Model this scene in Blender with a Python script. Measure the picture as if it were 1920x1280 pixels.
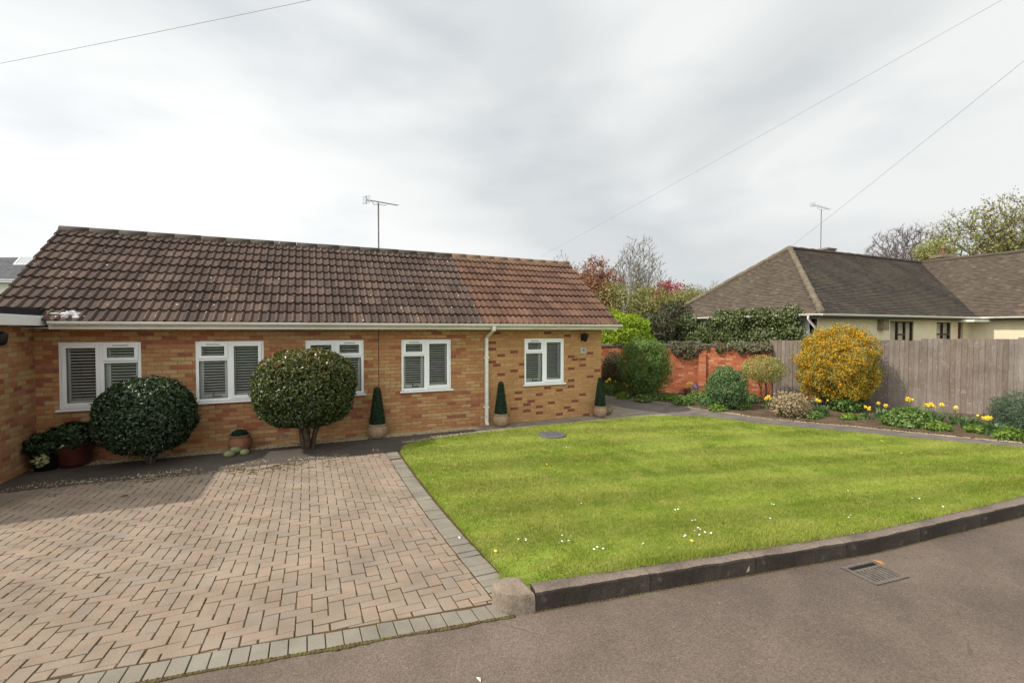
import bpy, bmesh, math, random
import numpy as np
from mathutils import Vector, Matrix, noise
from mathutils.geometry import delaunay_2d_cdt

for o in list(bpy.data.objects):
    bpy.data.objects.remove(o)
SC = bpy.context.scene
COL = SC.collection
R = math.radians
rnd = random.Random(7)
rng = np.random.default_rng(7)

# ------------------------------------------------------------------ camera
# world axes: X along the bungalow front, Y away from the road, Z up (0 = house ground)
CAM_H = 2.2
YAW = math.atan2(0.4094171, 0.91234732)
PITCH = math.atan(21 / 860)
cam = bpy.data.cameras.new("camera")
cam.sensor_width = 36
cam.lens = 860 / 1920 * 36
cam.clip_start = 0.05
cam.clip_end = 3000
camo = bpy.data.objects.new("camera", cam)
camo.location = (0, 0, CAM_H)
camo.rotation_euler = (R(90) - PITCH, 0, -YAW)
COL.objects.link(camo)
SC.camera = camo

# ------------------------------------------------------------------ light
SUN_EL = R(45)
SUN_DIR = Vector((math.cos(SUN_EL) * 0.999, -math.cos(SUN_EL) * 0.03, -math.sin(SUN_EL)))   # the way light travels
sun = bpy.data.lights.new("sun", 'SUN')
sun.energy = 4.4
sun.angle = R(0.8)
sun.color = (1.0, 0.935, 0.83)
suno = bpy.data.objects.new("sun", sun)
suno.rotation_euler = SUN_DIR.to_track_quat('-Z', 'Y').to_euler()
suno.location = (-20, 2, 20)
COL.objects.link(suno)

world = bpy.data.worlds.new("World")
SC.world = world
world.use_nodes = True
wn = world.node_tree.nodes
wl = world.node_tree.links
wn.clear()
def wnode(t, **k):
    n = wn.new(t)
    for a, b in k.items():
        setattr(n, a, b)
    return n
wout = wnode('ShaderNodeOutputWorld')
wbg = wnode('ShaderNodeBackground')
wbg.inputs[1].default_value = 0.1
wl.new(wbg.outputs[0], wout.inputs[0])
sky = wnode('ShaderNodeTexSky', sky_type='NISHITA')
sky.sun_disc = False
sky.sun_elevation = SUN_EL
sky.sun_rotation = R(-90)
tc = wnode('ShaderNodeTexCoord')
mp = wnode('ShaderNodeMapping')
mp.inputs['Scale'].default_value = (1.0, 1.0, 2.6)
mp.inputs['Rotation'].default_value = (0.25, 0.3, 0.2)
mp.inputs['Location'].default_value = (0.55, 0.1, 0.25)
wl.new(tc.outputs['Generated'], mp.inputs[0])
n1 = wnode('ShaderNodeTexNoise')
n1.inputs['Scale'].default_value = 1.25
n1.inputs['Detail'].default_value = 3.5
n1.inputs['Roughness'].default_value = 0.5
n1.inputs['Distortion'].default_value = 0.5
wl.new(mp.outputs[0], n1.inputs[0])
cr = wnode('ShaderNodeValToRGB')
cr.color_ramp.elements[0].position = 0.41
cr.color_ramp.elements[0].color = (7.4, 7.72, 7.85, 1)
cr.color_ramp.elements[1].position = 0.585
cr.color_ramp.elements[1].color = (9.7, 9.85, 9.8, 1)
wl.new(n1.outputs['Fac'], cr.inputs[0])
# thin cloud glows round the sun and to the south of it
def lobe(vec, power, amount):
    dt = wnode('ShaderNodeVectorMath', operation='DOT_PRODUCT')
    dt.inputs[1].default_value = Vector(vec).normalized()
    wl.new(tc.outputs['Generated'], dt.inputs[0])
    a = wnode('ShaderNodeMath', operation='MAXIMUM'); wl.new(dt.outputs['Value'], a.inputs[0])
    b = wnode('ShaderNodeMath', operation='POWER'); wl.new(a.outputs[0], b.inputs[0]); b.inputs[1].default_value = power
    c = wnode('ShaderNodeMath', operation='MULTIPLY'); wl.new(b.outputs[0], c.inputs[0]); c.inputs[1].default_value = amount
    return c.outputs[0]
g1 = lobe((-0.80, -0.55, 0.55), 4.0, 2.7)
g2 = lobe((-0.80, 0.62, 0.30), 3.0, 0.10)
g3 = lobe((0.88, 0.45, 0.22), 3.0, -0.13)
ga = wnode('ShaderNodeMath', operation='ADD'); wl.new(g1, ga.inputs[0]); wl.new(g2, ga.inputs[1])
gc_ = wnode('ShaderNodeMath', operation='ADD'); wl.new(ga.outputs[0], gc_.inputs[0]); wl.new(g3, gc_.inputs[1])
gb = wnode('ShaderNodeMath', operation='ADD'); wl.new(gc_.outputs[0], gb.inputs[0]); gb.inputs[1].default_value = 0.855
vm = wnode('ShaderNodeVectorMath', operation='SCALE')
wl.new(cr.outputs[0], vm.inputs[0])
wl.new(gb.outputs[0], vm.inputs['Scale'])
n2 = wnode('ShaderNodeTexNoise')
n2.inputs['Scale'].default_value = 2.3
n2.inputs['Detail'].default_value = 4
wl.new(mp.outputs[0], n2.inputs[0])
cr2 = wnode('ShaderNodeValToRGB')
cr2.color_ramp.elements[0].position = 0.30
cr2.color_ramp.elements[0].color = (0.80, 0.80, 0.80, 1)
cr2.color_ramp.elements[1].position = 0.48
cr2.color_ramp.elements[1].color = (1, 1, 1, 1)
wl.new(n2.outputs['Fac'], cr2.inputs[0])
mx = wnode('ShaderNodeMix', data_type='RGBA')
wl.new(cr2.outputs[0], mx.inputs[0])
wl.new(sky.outputs[0], mx.inputs[6])
wl.new(vm.outputs[0], mx.inputs[7])
wl.new(mx.outputs[2], wbg.inputs[0])

SC.view_settings.view_transform = 'Standard'
SC.view_settings.look = 'None'
SC.view_settings.exposure = 0.0
SC.view_settings.gamma = 1.0
SC.cycles.max_bounces = 8
SC.cycles.transparent_max_bounces = 12

# ------------------------------------------------------------------ survey helpers
# sight lines of the photograph, used only to survey where real things stand
_f, _cx, _cy = 860.0, 960.0, 640.0
_c, _s = math.cos(YAW), math.sin(YAW)
def sight(x, y):
    a = (x - _cx) / _f
    b = (_cy - y) / _f
    fw = math.cos(PITCH) + b * math.sin(PITCH)
    up = -math.sin(PITCH) + b * math.cos(PITCH)
    return Vector((a * _c + fw * _s, -a * _s + fw * _c, up))
def at_y(x, y, Y):
    d = sight(x, y)
    p = d * (Y / d.y)
    return Vector((p.x, p.y, p.z + CAM_H))
def at_x(x, y, X):
    d = sight(x, y)
    p = d * (X / d.x)
    return Vector((p.x, p.y, p.z + CAM_H))
def at_d(x, y, Z):
    d = sight(x, y) * Z
    return Vector((d.x, d.y, d.z + CAM_H))
ROAD_EDGE = [(-400, 4.6), (-12, 4.5), (-0.55, 3.0), (1.04, 2.77), (2.32, 2.58), (3.07, 2.46), (4.38, 2.26), (6.64, 2.09), (9, 2.02), (14, 2.0), (400, 2.0)]
_rx = [p[0] for p in ROAD_EDGE]
_ry = [p[1] for p in ROAD_EDGE]
def road_v(u):
    return float(np.interp(u, _rx, _ry))
def G(u, v):
    d = max(0.0, min(1.0, (v - road_v(u)) / 5))
    return 0.3 * (1 - d) ** 2
def gp(x, y):
    d = sight(x, y)
    t = 0.5
    while t < 60:
        if CAM_H + d.z * t <= G(d.x * t, d.y * t):
            break
        t += 0.004
    return Vector((d.x * t, d.y * t, G(d.x * t, d.y * t)))

# ------------------------------------------------------------------ object helpers
def tag(o, label=None, cat=None, group=None, kind=None):
    if label: o['label'] = label
    if cat: o['category'] = cat
    if group: o['group'] = group
    if kind: o['kind'] = kind
    return o
def thing(name, label, cat, loc=(0, 0, 0), rz=0.0, group=None):
    o = bpy.data.objects.new(name, None)
    o.empty_display_size = 0.2
    o.location = loc
    o.rotation_euler = (0, 0, rz)
    COL.objects.link(o)
    return tag(o, label, cat, group)
def copy_tree(o, parent=None):
    c = o.copy()
    COL.objects.link(c)
    c.parent = parent
    for ch in list(o.children):
        copy_tree(ch, c)
    return c
class MB:
    """collects shapes; build() links them as ONE mesh object"""
    def __init__(s):
        s.v = []; s.f = []; s.r = []; s.uv = None
    def add(s, vs, fs, r=None):
        o = len(s.v)
        s.v += [tuple(p) for p in vs]
        s.f += [tuple(i + o for i in q) for q in fs]
        s.r += [rnd.random() if r is None else r] * len(fs)
        return s
    def box(s, x0, x1, y0, y1, z0, z1, r=None):
        vs = [(x0, y0, z0), (x1, y0, z0), (x1, y1, z0), (x0, y1, z0), (x0, y0, z1), (x1, y0, z1), (x1, y1, z1), (x0, y1, z1)]
        return s.add(vs, [(0, 3, 2, 1), (4, 5, 6, 7), (0, 1, 5, 4), (1, 2, 6, 5), (2, 3, 7, 6), (3, 0, 4, 7)], r)
    def prism(s, poly, z0, z1, r=None):
        n = len(poly)
        vs = [(p[0], p[1], z0) for p in poly] + [(p[0], p[1], z1) for p in poly]
        fs = [tuple(range(n - 1, -1, -1)), tuple(range(n, 2 * n))] + [(i, (i + 1) % n, n + (i + 1) % n, n + i) for i in range(n)]
        return s.add(vs, fs, r)
    def tube(s, pts, rad, n=6, cap=True, r=None):
        pts = [Vector(p) for p in pts]
        rads = rad if isinstance(rad, (list, tuple)) else [rad] * len(pts)
        vs = []
        for i, p in enumerate(pts):
            a = pts[max(0, i - 1)]; b = pts[min(len(pts) - 1, i + 1)]
            t = (b - a).normalized()
            u = t.cross(Vector((0, 0, 1)))
            if u.length < 0.05: u = t.cross(Vector((0, 1, 0)))
            u.normalize(); w = t.cross(u)
            for k in range(n):
                an = 2 * math.pi * k / n
                vs.append(p + (u * math.cos(an) + w * math.sin(an)) * rads[i])
        fs = []
        for i in range(len(pts) - 1):
            for k in range(n):
                fs.append((i * n + k, i * n + (k + 1) % n, (i + 1) * n + (k + 1) % n, (i + 1) * n + k))
        if cap:
            fs.append(tuple(range(n - 1, -1, -1)))
            fs.append(tuple((len(pts) - 1) * n + k for k in range(n)))
        return s.add(vs, fs, r)
    def lathe(s, prof, c=(0, 0, 0), n=24, r=None):
        vs = []; fs = []
        for (ra, z) in prof:
            for k in range(n):
                an = 2 * math.pi * k / n
                vs.append((c[0] + ra * math.cos(an), c[1] + ra * math.sin(an), c[2] + z))
        for i in range(len(prof) - 1):
            for k in range(n):
                fs.append((i * n + k, i * n + (k + 1) % n, (i + 1) * n + (k + 1) % n, (i + 1) * n + k))
        return s.add(vs, fs, r)
    def blob(s, c, rad, sub=2, amp=0.15, freq=2.0, seed=0, r=None):
        bm = bmesh.new()
        bmesh.ops.create_icosphere(bm, subdivisions=sub, radius=1)
        vs = []
        for v in bm.verts:
            k = 1 + amp * noise.noise(v.co * freq + Vector((seed * 7.1, seed * 3.3, seed)))
            vs.append((c[0] + v.co.x * rad[0] * k, c[1] + v.co.y * rad[1] * k, c[2] + v.co.z * rad[2] * k))
        fs = [tuple(v.index for v in f.verts) for f in bm.faces]
        bm.free()
        return s.add(vs, fs, r)
    def build(s, name, mat, parent=None, smooth=False, world=True):
        me = bpy.data.meshes.new(name)
        vs = s.v
        if parent is not None and world:
            L = Vector((0, 0, 0)); p = parent
            while p is not None:
                L = L + p.location; p = p.parent
            vs = [(a - L.x, b - L.y, c - L.z) for a, b, c in vs]
        me.from_pydata(vs, [], s.f)
        at = me.attributes.new('rnd', 'FLOAT', 'FACE')
        at.data.foreach_set('value', np.array(s.r, dtype=np.float32))
        if s.uv is not None:
            uvl = me.uv_layers.new(name='uv')
            for p in me.polygons:
                for li in p.loop_indices:
                    uvl.data[li].uv = s.uv(Vector(s.v[me.loops[li].vertex_index]), p.normal)
        if smooth:
            me.polygons.foreach_set('use_smooth', [True] * len(me.polygons))
        if mat: me.materials.append(mat)
        me.update()
        o = bpy.data.objects.new(name, me)
        COL.objects.link(o)
        if parent is not None: o.parent = parent
        return o
def soft(o, w=0.006, seg=2):
    m = o.modifiers.new('bevel', 'BEVEL')
    m.width = w; m.segments = seg; m.limit_method = 'ANGLE'
    return o
def np_obj(name, V, F, rv, mat, parent=None, loc=(0, 0, 0)):
    """big mesh from numpy arrays; F is (n,4) or (n,3)"""
    me = bpy.data.meshes.new(name)
    n, k = F.shape
    me.vertices.add(len(V)); me.loops.add(n * k); me.polygons.add(n)
    me.vertices.foreach_set('co', (V - np.array(loc)).astype(np.float32).ravel())
    me.loops.foreach_set('vertex_index', F.astype(np.int32).ravel())
    me.polygons.foreach_set('loop_start', np.arange(0, n * k, k, dtype=np.int32))
    me.polygons.foreach_set('loop_total', np.full(n, k, dtype=np.int32))
    at = me.attributes.new('rnd', 'FLOAT', 'FACE')
    at.data.foreach_set('value', np.asarray(rv, dtype=np.float32))
    me.materials.append(mat)
    me.update(calc_edges=True)
    me.validate()
    o = bpy.data.objects.new(name, me)
    COL.objects.link(o)
    if parent is not None: o.parent = parent
    return o
def sheet(name, poly, step, dz, mat, zf=G, jitter=0.0):
    """a ground sheet following the terrain inside a polygon"""
    poly = [Vector((p[0], p[1])) for p in poly]
    dense = []
    for i, p in enumerate(poly):
        q = poly[(i + 1) % len(poly)]
        n = max(1, int((q - p).length / step))
        for k in range(n):
            dense.append(p.lerp(q, k / n))
    def inside(x, y):
        c = False; j = len(poly) - 1
        for i in range(len(poly)):
            a, b = poly[i], poly[j]
            if (a.y > y) != (b.y > y) and x < (b.x - a.x) * (y - a.y) / (b.y - a.y) + a.x: c = not c
            j = i
        return c
    xs = [p.x for p in poly]; ys = [p.y for p in poly]
    pts = list(dense)
    x = min(xs) + step / 2
    while x < max(xs):
        y = min(ys) + step / 2
        while y < max(ys):
            if inside(x, y): pts.append(Vector((x, y)))
            y += step
        x += step
    n = len(dense)
    vo, eo, fo, *_ = delaunay_2d_cdt(pts, [(i, (i + 1) % n) for i in range(n)], [list(range(n))], 1, 1e-5)
    m = MB()
    m.add([(p.x, p.y, zf(p.x, p.y) + dz) for p in vo], [tuple(f) for f in fo])
    o = m.build(name, mat, smooth=True)
    bm = bmesh.new(); bm.from_mesh(o.data)
    for f in bm.faces:
        if f.normal.z < 0: f.normal_flip()
    bm.to_mesh(o.data); bm.free()
    return o

# ------------------------------------------------------------------ materials
class NT:
    def __init__(s, name):
        s.m = bpy.data.materials.new(name); s.m.use_nodes = True
        s.t = s.m.node_tree; s.n = s.t.nodes; s.n.clear()
        s.out = s.n.new('ShaderNodeOutputMaterial')
        s.b = s.n.new('ShaderNodeBsdfPrincipled')
        s.l(s.b.outputs[0], s.out.inputs[0])
        s.b.inputs['Specular IOR Level'].default_value = 0.25
    def l(s, a, b): s.t.links.new(a, b)
    def node(s, t, **k):
        n = s.n.new(t)
        for a, b in k.items(): setattr(n, a, b)
        return n
    def coords(s, kind='Object'):
        return s.node('ShaderNodeTexCoord').outputs[kind]
    def pos(s):
        return s.node('ShaderNodeNewGeometry').outputs['Position']
    def attr(s, name='rnd'):
        return s.node('ShaderNodeAttribute', attribute_name=name).outputs['Fac']
    def noise(s, scale, detail=3, vec=None, rough=0.55, dist=0.0):
        n = s.node('ShaderNodeTexNoise')
        n.inputs['Scale'].default_value = scale
        n.inputs['Detail'].default_value = detail
        n.inputs['Roughness'].default_value = rough
        n.inputs['Distortion'].default_value = dist
        s.l(vec if vec is not None else s.coords(), n.inputs[0])
        return n.outputs['Fac']
    def mapping(s, vec, scale=(1, 1, 1), rot=(0, 0, 0), loc=(0, 0, 0)):
        m = s.node('ShaderNodeMapping')
        m.inputs['Scale'].default_value = scale
        m.inputs['Rotation'].default_value = rot
        m.inputs['Location'].default_value = loc
        s.l(vec, m.inputs[0])
        return m.outputs[0]
    def ramp(s, fac, stops, interp='LINEAR'):
        r = s.node('ShaderNodeValToRGB')
        r.color_ramp.interpolation = interp
        e = r.color_ramp.elements
        while len(e) < len(stops): e.new(0.5)
        for i, (p, c) in enumerate(stops):
            e[i].position = p
            c = (c, c, c) if isinstance(c, (int, float)) else c
            e[i].color = (*c[:3], 1)
        s.l(fac, r.inputs[0])
        return r.outputs[0]
    def mix(s, fac, a, b, mode='MIX'):
        m = s.node('ShaderNodeMix', data_type='RGBA', blend_type=mode)
        for v, i in ((fac, 0), (a, 6), (b, 7)):
            if isinstance(v, (int, float)): m.inputs[i].default_value = v if i == 0 else (v, v, v, 1)
            elif isinstance(v, tuple): m.inputs[i].default_value = (*v[:3], 1)
            else: s.l(v, m.inputs[i])
        return m.outputs[2]
    def math(s, op, a, b=0.0):
        m = s.node('ShaderNodeMath', operation=op)
        for v, i in ((a, 0), (b, 1)):
            if isinstance(v, (int, float)): m.inputs[i].default_value = v
            else: s.l(v, m.inputs[i])
        return m.outputs[0]
    def bump(s, h, strength=0.5, dist=0.01):
        b = s.node('ShaderNodeBump')
        b.inputs['Strength'].default_value = strength
        b.inputs['Distance'].default_value = dist
        s.l(h, b.inputs['Height'])
        s.l(b.outputs[0], s.b.inputs['Normal'])
    def done(s, col, rough=0.8, spec=None):
        if isinstance(col, tuple): s.b.inputs['Base Color'].default_value = (*col[:3], 1)
        else: s.l(col, s.b.inputs['Base Color'])
        if isinstance(rough, (int, float)): s.b.inputs['Roughness'].default_value = rough
        else: s.l(rough, s.b.inputs['Roughness'])
        if spec is not None: s.b.inputs['Specular IOR Level'].default_value = spec
        return s.m

def simple(name, col, rough=0.6, var=0.12, scale=6, spec=None, metallic=0):
    n = NT(name)
    f = n.noise(scale, 4)
    lo = tuple(c * (1 - var) for c in col); hi = tuple(min(1, c * (1 + var)) for c in col)
    n.b.inputs['Metallic'].default_value = metallic
    return n.done(n.ramp(f, [(0.3, lo), (0.7, hi)]), rough, spec)

def brick(name, axis, stops, mortar, bw=0.225, rh=0.075, ms=0.013, grime=0.25, bump=0.6, offs=(0, 0, 0), dist=0.0):
    n = NT(name)
    if axis == 'UV':
        vec = n.coords('UV')
    else:
        sp = n.node('ShaderNodeSeparateXYZ'); n.l(n.coords(), sp.inputs[0])
        cb = n.node('ShaderNodeCombineXYZ')
        n.l(sp.outputs['X' if axis == 'X' else 'Y'], cb.inputs[0]); n.l(sp.outputs['Z'], cb.inputs[1])
        vec = cb.outputs[0]
    vec = n.mapping(vec, loc=offs)
    if dist:
        nn = n.node('ShaderNodeTexNoise'); nn.inputs['Scale'].default_value = 6
        n.l(vec, nn.inputs[0])
        sub = n.node('ShaderNodeVectorMath', operation='SUBTRACT'); n.l(nn.outputs['Color'], sub.inputs[0]); sub.inputs[1].default_value = (.5, .5, .5)
        sc = n.node('ShaderNodeVectorMath', operation='SCALE'); n.l(sub.outputs[0], sc.inputs[0]); sc.inputs['Scale'].default_value = dist
        ad = n.node('ShaderNodeVectorMath', operation='ADD'); n.l(vec, ad.inputs[0]); n.l(sc.outputs[0], ad.inputs[1])
        vec = ad.outputs[0]
    b = n.node('ShaderNodeTexBrick')
    b.inputs['Color1'].default_value = (0, 0, 0, 1); b.inputs['Color2'].default_value = (1, 1, 1, 1); b.inputs['Mortar'].default_value = (.5, .5, .5, 1)
    b.inputs['Scale'].default_value = 1.0
    b.inputs['Mortar Size'].default_value = ms / 2
    b.inputs['Mortar Smooth'].default_value = 0.3
    b.inputs['Brick Width'].default_value = bw
    b.inputs['Row Height'].default_value = rh
    n.l(vec, b.inputs[0])
    col = n.ramp(b.outputs['Color'], stops, 'CONSTANT')
    f1 = n.noise(70, 4, vec); f2 = n.noise(1.3, 4, vec); f3 = n.noise(14, 2, vec)
    col = n.mix(0.75, col, n.ramp(f1, [(0.3, 0.72), (0.7, 1.12)]), 'MULTIPLY')
    col = n.mix(0.5, col, n.ramp(f3, [(0.3, 0.75), (0.7, 1.15)]), 'MULTIPLY')
    col = n.mix(b.outputs['Fac'], col, n.mix(0.6, mortar, n.ramp(f3, [(0.3, 0.6), (0.7, 1.15)]), 'MULTIPLY'))
    col = n.mix(grime, col, n.ramp(f2, [(0.35, 0.45), (0.65, 1.1)]), 'MULTIPLY')
    h = n.math('ADD', n.math('MULTIPLY', n.math('SUBTRACT', 1.0, b.outputs['Fac']), 1.0), n.math('MULTIPLY', f1, 0.35))
    n.bump(h, bump, 0.008)
    return n.done(col, 0.9)

def leafmat(name, stops, rough=0.45, trans=0.25, spec=0.35):
    n = NT(name)
    col = n.ramp(n.attr(), stops)
    m = n.done(col, rough, spec)
    tr = n.node('ShaderNodeBsdfTranslucent'); n.l(n.mix(1.0, col, (1.25, 1.35, 0.7), 'MULTIPLY'), tr.inputs[0])
    ms = n.node('ShaderNodeMixShader'); ms.inputs[0].default_value = trans
    n.l(n.b.outputs[0], ms.inputs[1]); n.l(tr.outputs[0], ms.inputs[2]); n.l(ms.outputs[0], n.out.inputs[0])
    return m

M = {}
# the old bungalow's mixed stock bricks
OLD = [(0.0, (0.46, 0.255, 0.105)), (0.16, (0.43, 0.205, 0.085)), (0.32, (0.49, 0.31, 0.145)), (0.46, (0.42, 0.18, 0.082)), (0.60, (0.45, 0.235, 0.098)), (0.76, (0.36, 0.125, 0.062)), (0.86, (0.47, 0.285, 0.125)), (0.95, (0.30, 0.105, 0.06))]
NEW = [(0.0, (0.47, 0.265, 0.108)), (0.25, (0.44, 0.235, 0.098)), (0.5, (0.48, 0.285, 0.118)), (0.75, (0.45, 0.225, 0.098))]
M['brick_old'] = brick('old_stock_brick', 'X', OLD, (0.25, 0.17, 0.10))
M['red_brick_face'] = simple('dark_red_brick', (0.20, 0.055, 0.035), 0.9, 0.25, 30)
M['brick_new'] = brick('extension_brick', 'X', NEW, (0.36, 0.225, 0.115), offs=(0.06, 0.0, 0))
M['brick_side'] = brick('side_brick', 'Y', OLD, (0.30, 0.23, 0.15), offs=(0.11, 0, 0))
RED = [(0.0, (0.42, 0.12, 0.05)), (0.2, (0.36, 0.10, 0.045)), (0.4, (0.48, 0.17, 0.075)), (0.6, (0.40, 0.13, 0.06)), (0.78, (0.30, 0.085, 0.045)), (0.9, (0.50, 0.22, 0.12))]
M['brick_red'] = brick('old_red_brick', 'UV', RED, (0.26, 0.13, 0.075), grime=0.45, bump=1.0, dist=0.03, ms=0.013)
M['brick_chimney'] = brick('chimney_brick', 'X', [(0, (0.20, 0.15, 0.11)), (0.4, (0.24, 0.18, 0.13)), (0.8, (0.17, 0.11, 0.08))], (0.3, 0.25, 0.2))

M['upvc'] = simple('white_upvc', (0.80, 0.81, 0.80), 0.35, 0.03, 2, 0.4)
M['sill'] = simple('white_sill', (0.80, 0.81, 0.82), 0.4, 0.03, 2, 0.4)
def weathered_white():
    n = NT('weathered_white_plastic')
    f = n.noise(3, 5, n.mapping(n.coords(), scale=(0.5, 1, 5)))
    g = n.noise(40, 3)
    c = n.mix(n.ramp(f, [(0.42, 0.0), (0.75, 0.55)]), (0.72, 0.70, 0.63), (0.45, 0.40, 0.29))
    c = n.mix(0.25, c, n.ramp(g, [(0.3, 0.7), (0.7, 1.1)]), 'MULTIPLY')
    return n.done(c, 0.45, 0.4)
M['gutter'] = weathered_white()
M['blind'] = simple('white_blind_slats', (0.84, 0.84, 0.82), 0.5, 0.03)
M['rubber'] = simple('black_gasket', (0.02, 0.02, 0.02), 0.6)
M['black'] = simple('black_metal', (0.012, 0.012, 0.013), 0.45, 0.3, 20)
M['dark_room'] = simple('dim_interior', (0.06, 0.055, 0.05), 0.9)
M['felt'] = simple('black_roofing_felt', (0.018, 0.018, 0.020), 0.75, 0.35, 9)
M['lead'] = simple('grey_metal', (0.20, 0.20, 0.21), 0.4, 0.2, 12, 0.5, 0.6)
M['alu'] = simple('dull_aluminium', (0.42, 0.42, 0.43), 0.4, 0.1, 12, 0.5, 0.7)
M['rust'] = simple('weathered_mast', (0.16, 0.14, 0.13), 0.6, 0.3, 30)
def glass():
    n = NT('window_glass')
    fr = n.node('ShaderNodeFresnel'); fr.inputs[0].default_value = 1.5
    tr = n.node('ShaderNodeBsdfTransparent'); tr.inputs[0].default_value = (0.86, 0.90, 0.88, 1)
    gl = n.node('ShaderNodeBsdfGlossy'); gl.inputs['Roughness'].default_value = 0.01
    ms = n.node('ShaderNodeMixShader'); n.l(n.math('ADD', n.math('MULTIPLY', fr.outputs[0], 1.3), 0.02), ms.inputs[0])
    n.l(tr.outputs[0], ms.inputs[1]); n.l(gl.outputs[0], ms.inputs[2]); n.l(ms.outputs[0], n.out.inputs[0])
    return n.m
M['glass'] = glass()

def tilemat(name, base, alt, lichen, roll_tint):
    n = NT(name)
    co = n.coords()
    c = n.ramp(n.attr(), [(0.0, tuple(x * 0.78 for x in base)), (0.5, base), (0.85, alt), (1.0, tuple(x * 1.15 for x in alt))])
    f = n.noise(1.1, 4, co); g = n.noise(45, 4, co); k = n.noise(9, 5, co)
    c = n.mix(n.ramp(k, [(0.45, 0.0), (0.75, roll_tint)]), c, (0.13, 0.105, 0.078))
    c = n.mix(0.6, c, n.ramp(g, [(0.3, 0.6), (0.7, 1.25)]), 'MULTIPLY')
    c = n.mix(0.5, c, n.ramp(f, [(0.3, 0.7), (0.7, 1.15)]), 'MULTIPLY')
    v = n.node('ShaderNodeTexVoronoi'); v.inputs['Scale'].default_value = 5.5; v.inputs['Randomness'].default_value = 1
    n.l(n.mapping(co, scale=(1, 1.0, 1.0)), v.inputs[0])
    sp = n.math('MULTIPLY', n.math('LESS_THAN', n.math('ADD', v.outputs['Distance'], n.math('MULTIPLY', k, 0.25)), lichen), n.math('GREATER_THAN', n.noise(2.2, 2, co), 0.42))
    c = n.mix(sp, c, (0.42, 0.40, 0.34))
    n.bump(g, 0.35, 0.006)
    return n.done(c, 0.85)
M['tile_old'] = tilemat('old_brown_roof_tile', (0.076, 0.050, 0.040), (0.100, 0.066, 0.050), 0.20, 0.25)
M['tile_new'] = tilemat('newer_red_brown_roof_tile', (0.112, 0.058, 0.038), (0.135, 0.072, 0.046), 0.08, 0.12)
M['ridge_old'] = tilemat('old_ridge_tile', (0.060, 0.050, 0.040), (0.085, 0.068, 0.050), 0.17, 0.5)
M['ridge_new'] = tilemat('newer_ridge_tile', (0.20, 0.12, 0.075), (0.24, 0.15, 0.09), 0.1, 0.3)
M['mortar'] = simple('ridge_mortar', (0.36, 0.29, 0.18), 0.9, 0.25, 14)

def plain_tile(name, base, moss):
    n = NT(name)
    co = n.coords('UV')
    b = n.node('ShaderNodeTexBrick')
    b.inputs['Color1'].default_value = (0, 0, 0, 1); b.inputs['Color2'].default_value = (1, 1, 1, 1); b.inputs['Mortar'].default_value = (0, 0, 0, 1)
    b.inputs['Scale'].default_value = 1; b.inputs['Brick Width'].default_value = 0.17; b.inputs['Row Height'].default_value = 0.1; b.inputs['Mortar Size'].default_value = 0.004
    n.l(co, b.inputs[0])
    c = n.ramp(b.outputs['Color'], [(0, tuple(x * 0.75 for x in base)), (0.5, base), (0.93, tuple(x * 1.25 for x in base)), (1, (base[0] * 1.9, base[1] * 1.7, base[2] * 1.5))])
    f = n.noise(0.7, 5, co); g = n.noise(22, 4, co)
    c = n.mix(n.ramp(f, [(0.45, 0.0), (0.7, moss)]), c, (0.13, 0.115, 0.07))
    c = n.mix(n.math('MULTIPLY', n.ramp(g, [(0.66, 0.0), (0.72, 0.8)]), n.ramp(n.noise(1.7, 3, co), [(0.45, 0.0), (0.6, 1.0)])), c, (0.34, 0.31, 0.26))
    c = n.mix(0.6, c, n.ramp(n.noise(60, 3, co), [(0.3, 0.65), (0.7, 1.3)]), 'MULTIPLY')
    return n.done(c, 0.9)
M['plain'] = plain_tile('weathered_plain_tile', (0.054, 0.043, 0.035), 0.35)
M['plain_sunlit'] = plain_tile('weathered_plain_tile_sunlit', (0.090, 0.069, 0.053), 0.3)  # lighter copy for slopes facing the sun; sunlight painted into the tile colour
M['hip'] = simple('hip_tile_and_mortar', (0.125, 0.102, 0.072), 0.95, 0.35, 7)
M['render'] = simple('cream_render', (0.60, 0.52, 0.38), 0.9, 0.08, 3)
M['render_white'] = simple('white_render', (0.70, 0.69, 0.66), 0.9, 0.06, 3)
M['brown_frame'] = simple('dark_brown_frame', (0.045, 0.028, 0.02), 0.5, 0.2, 10)
M['curtain'] = simple('pale_curtain', (0.55, 0.50, 0.40), 0.9, 0.1, 12)
M['pink_pipe'] = simple('faded_pipe', (0.62, 0.52, 0.50), 0.5, 0.1)
M['door'] = simple('dark_red_door', (0.10, 0.015, 0.015), 0.4, 0.2)
M['slate'] = plain_tile('grey_slate', (0.075, 0.075, 0.082), 0.0)

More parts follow.
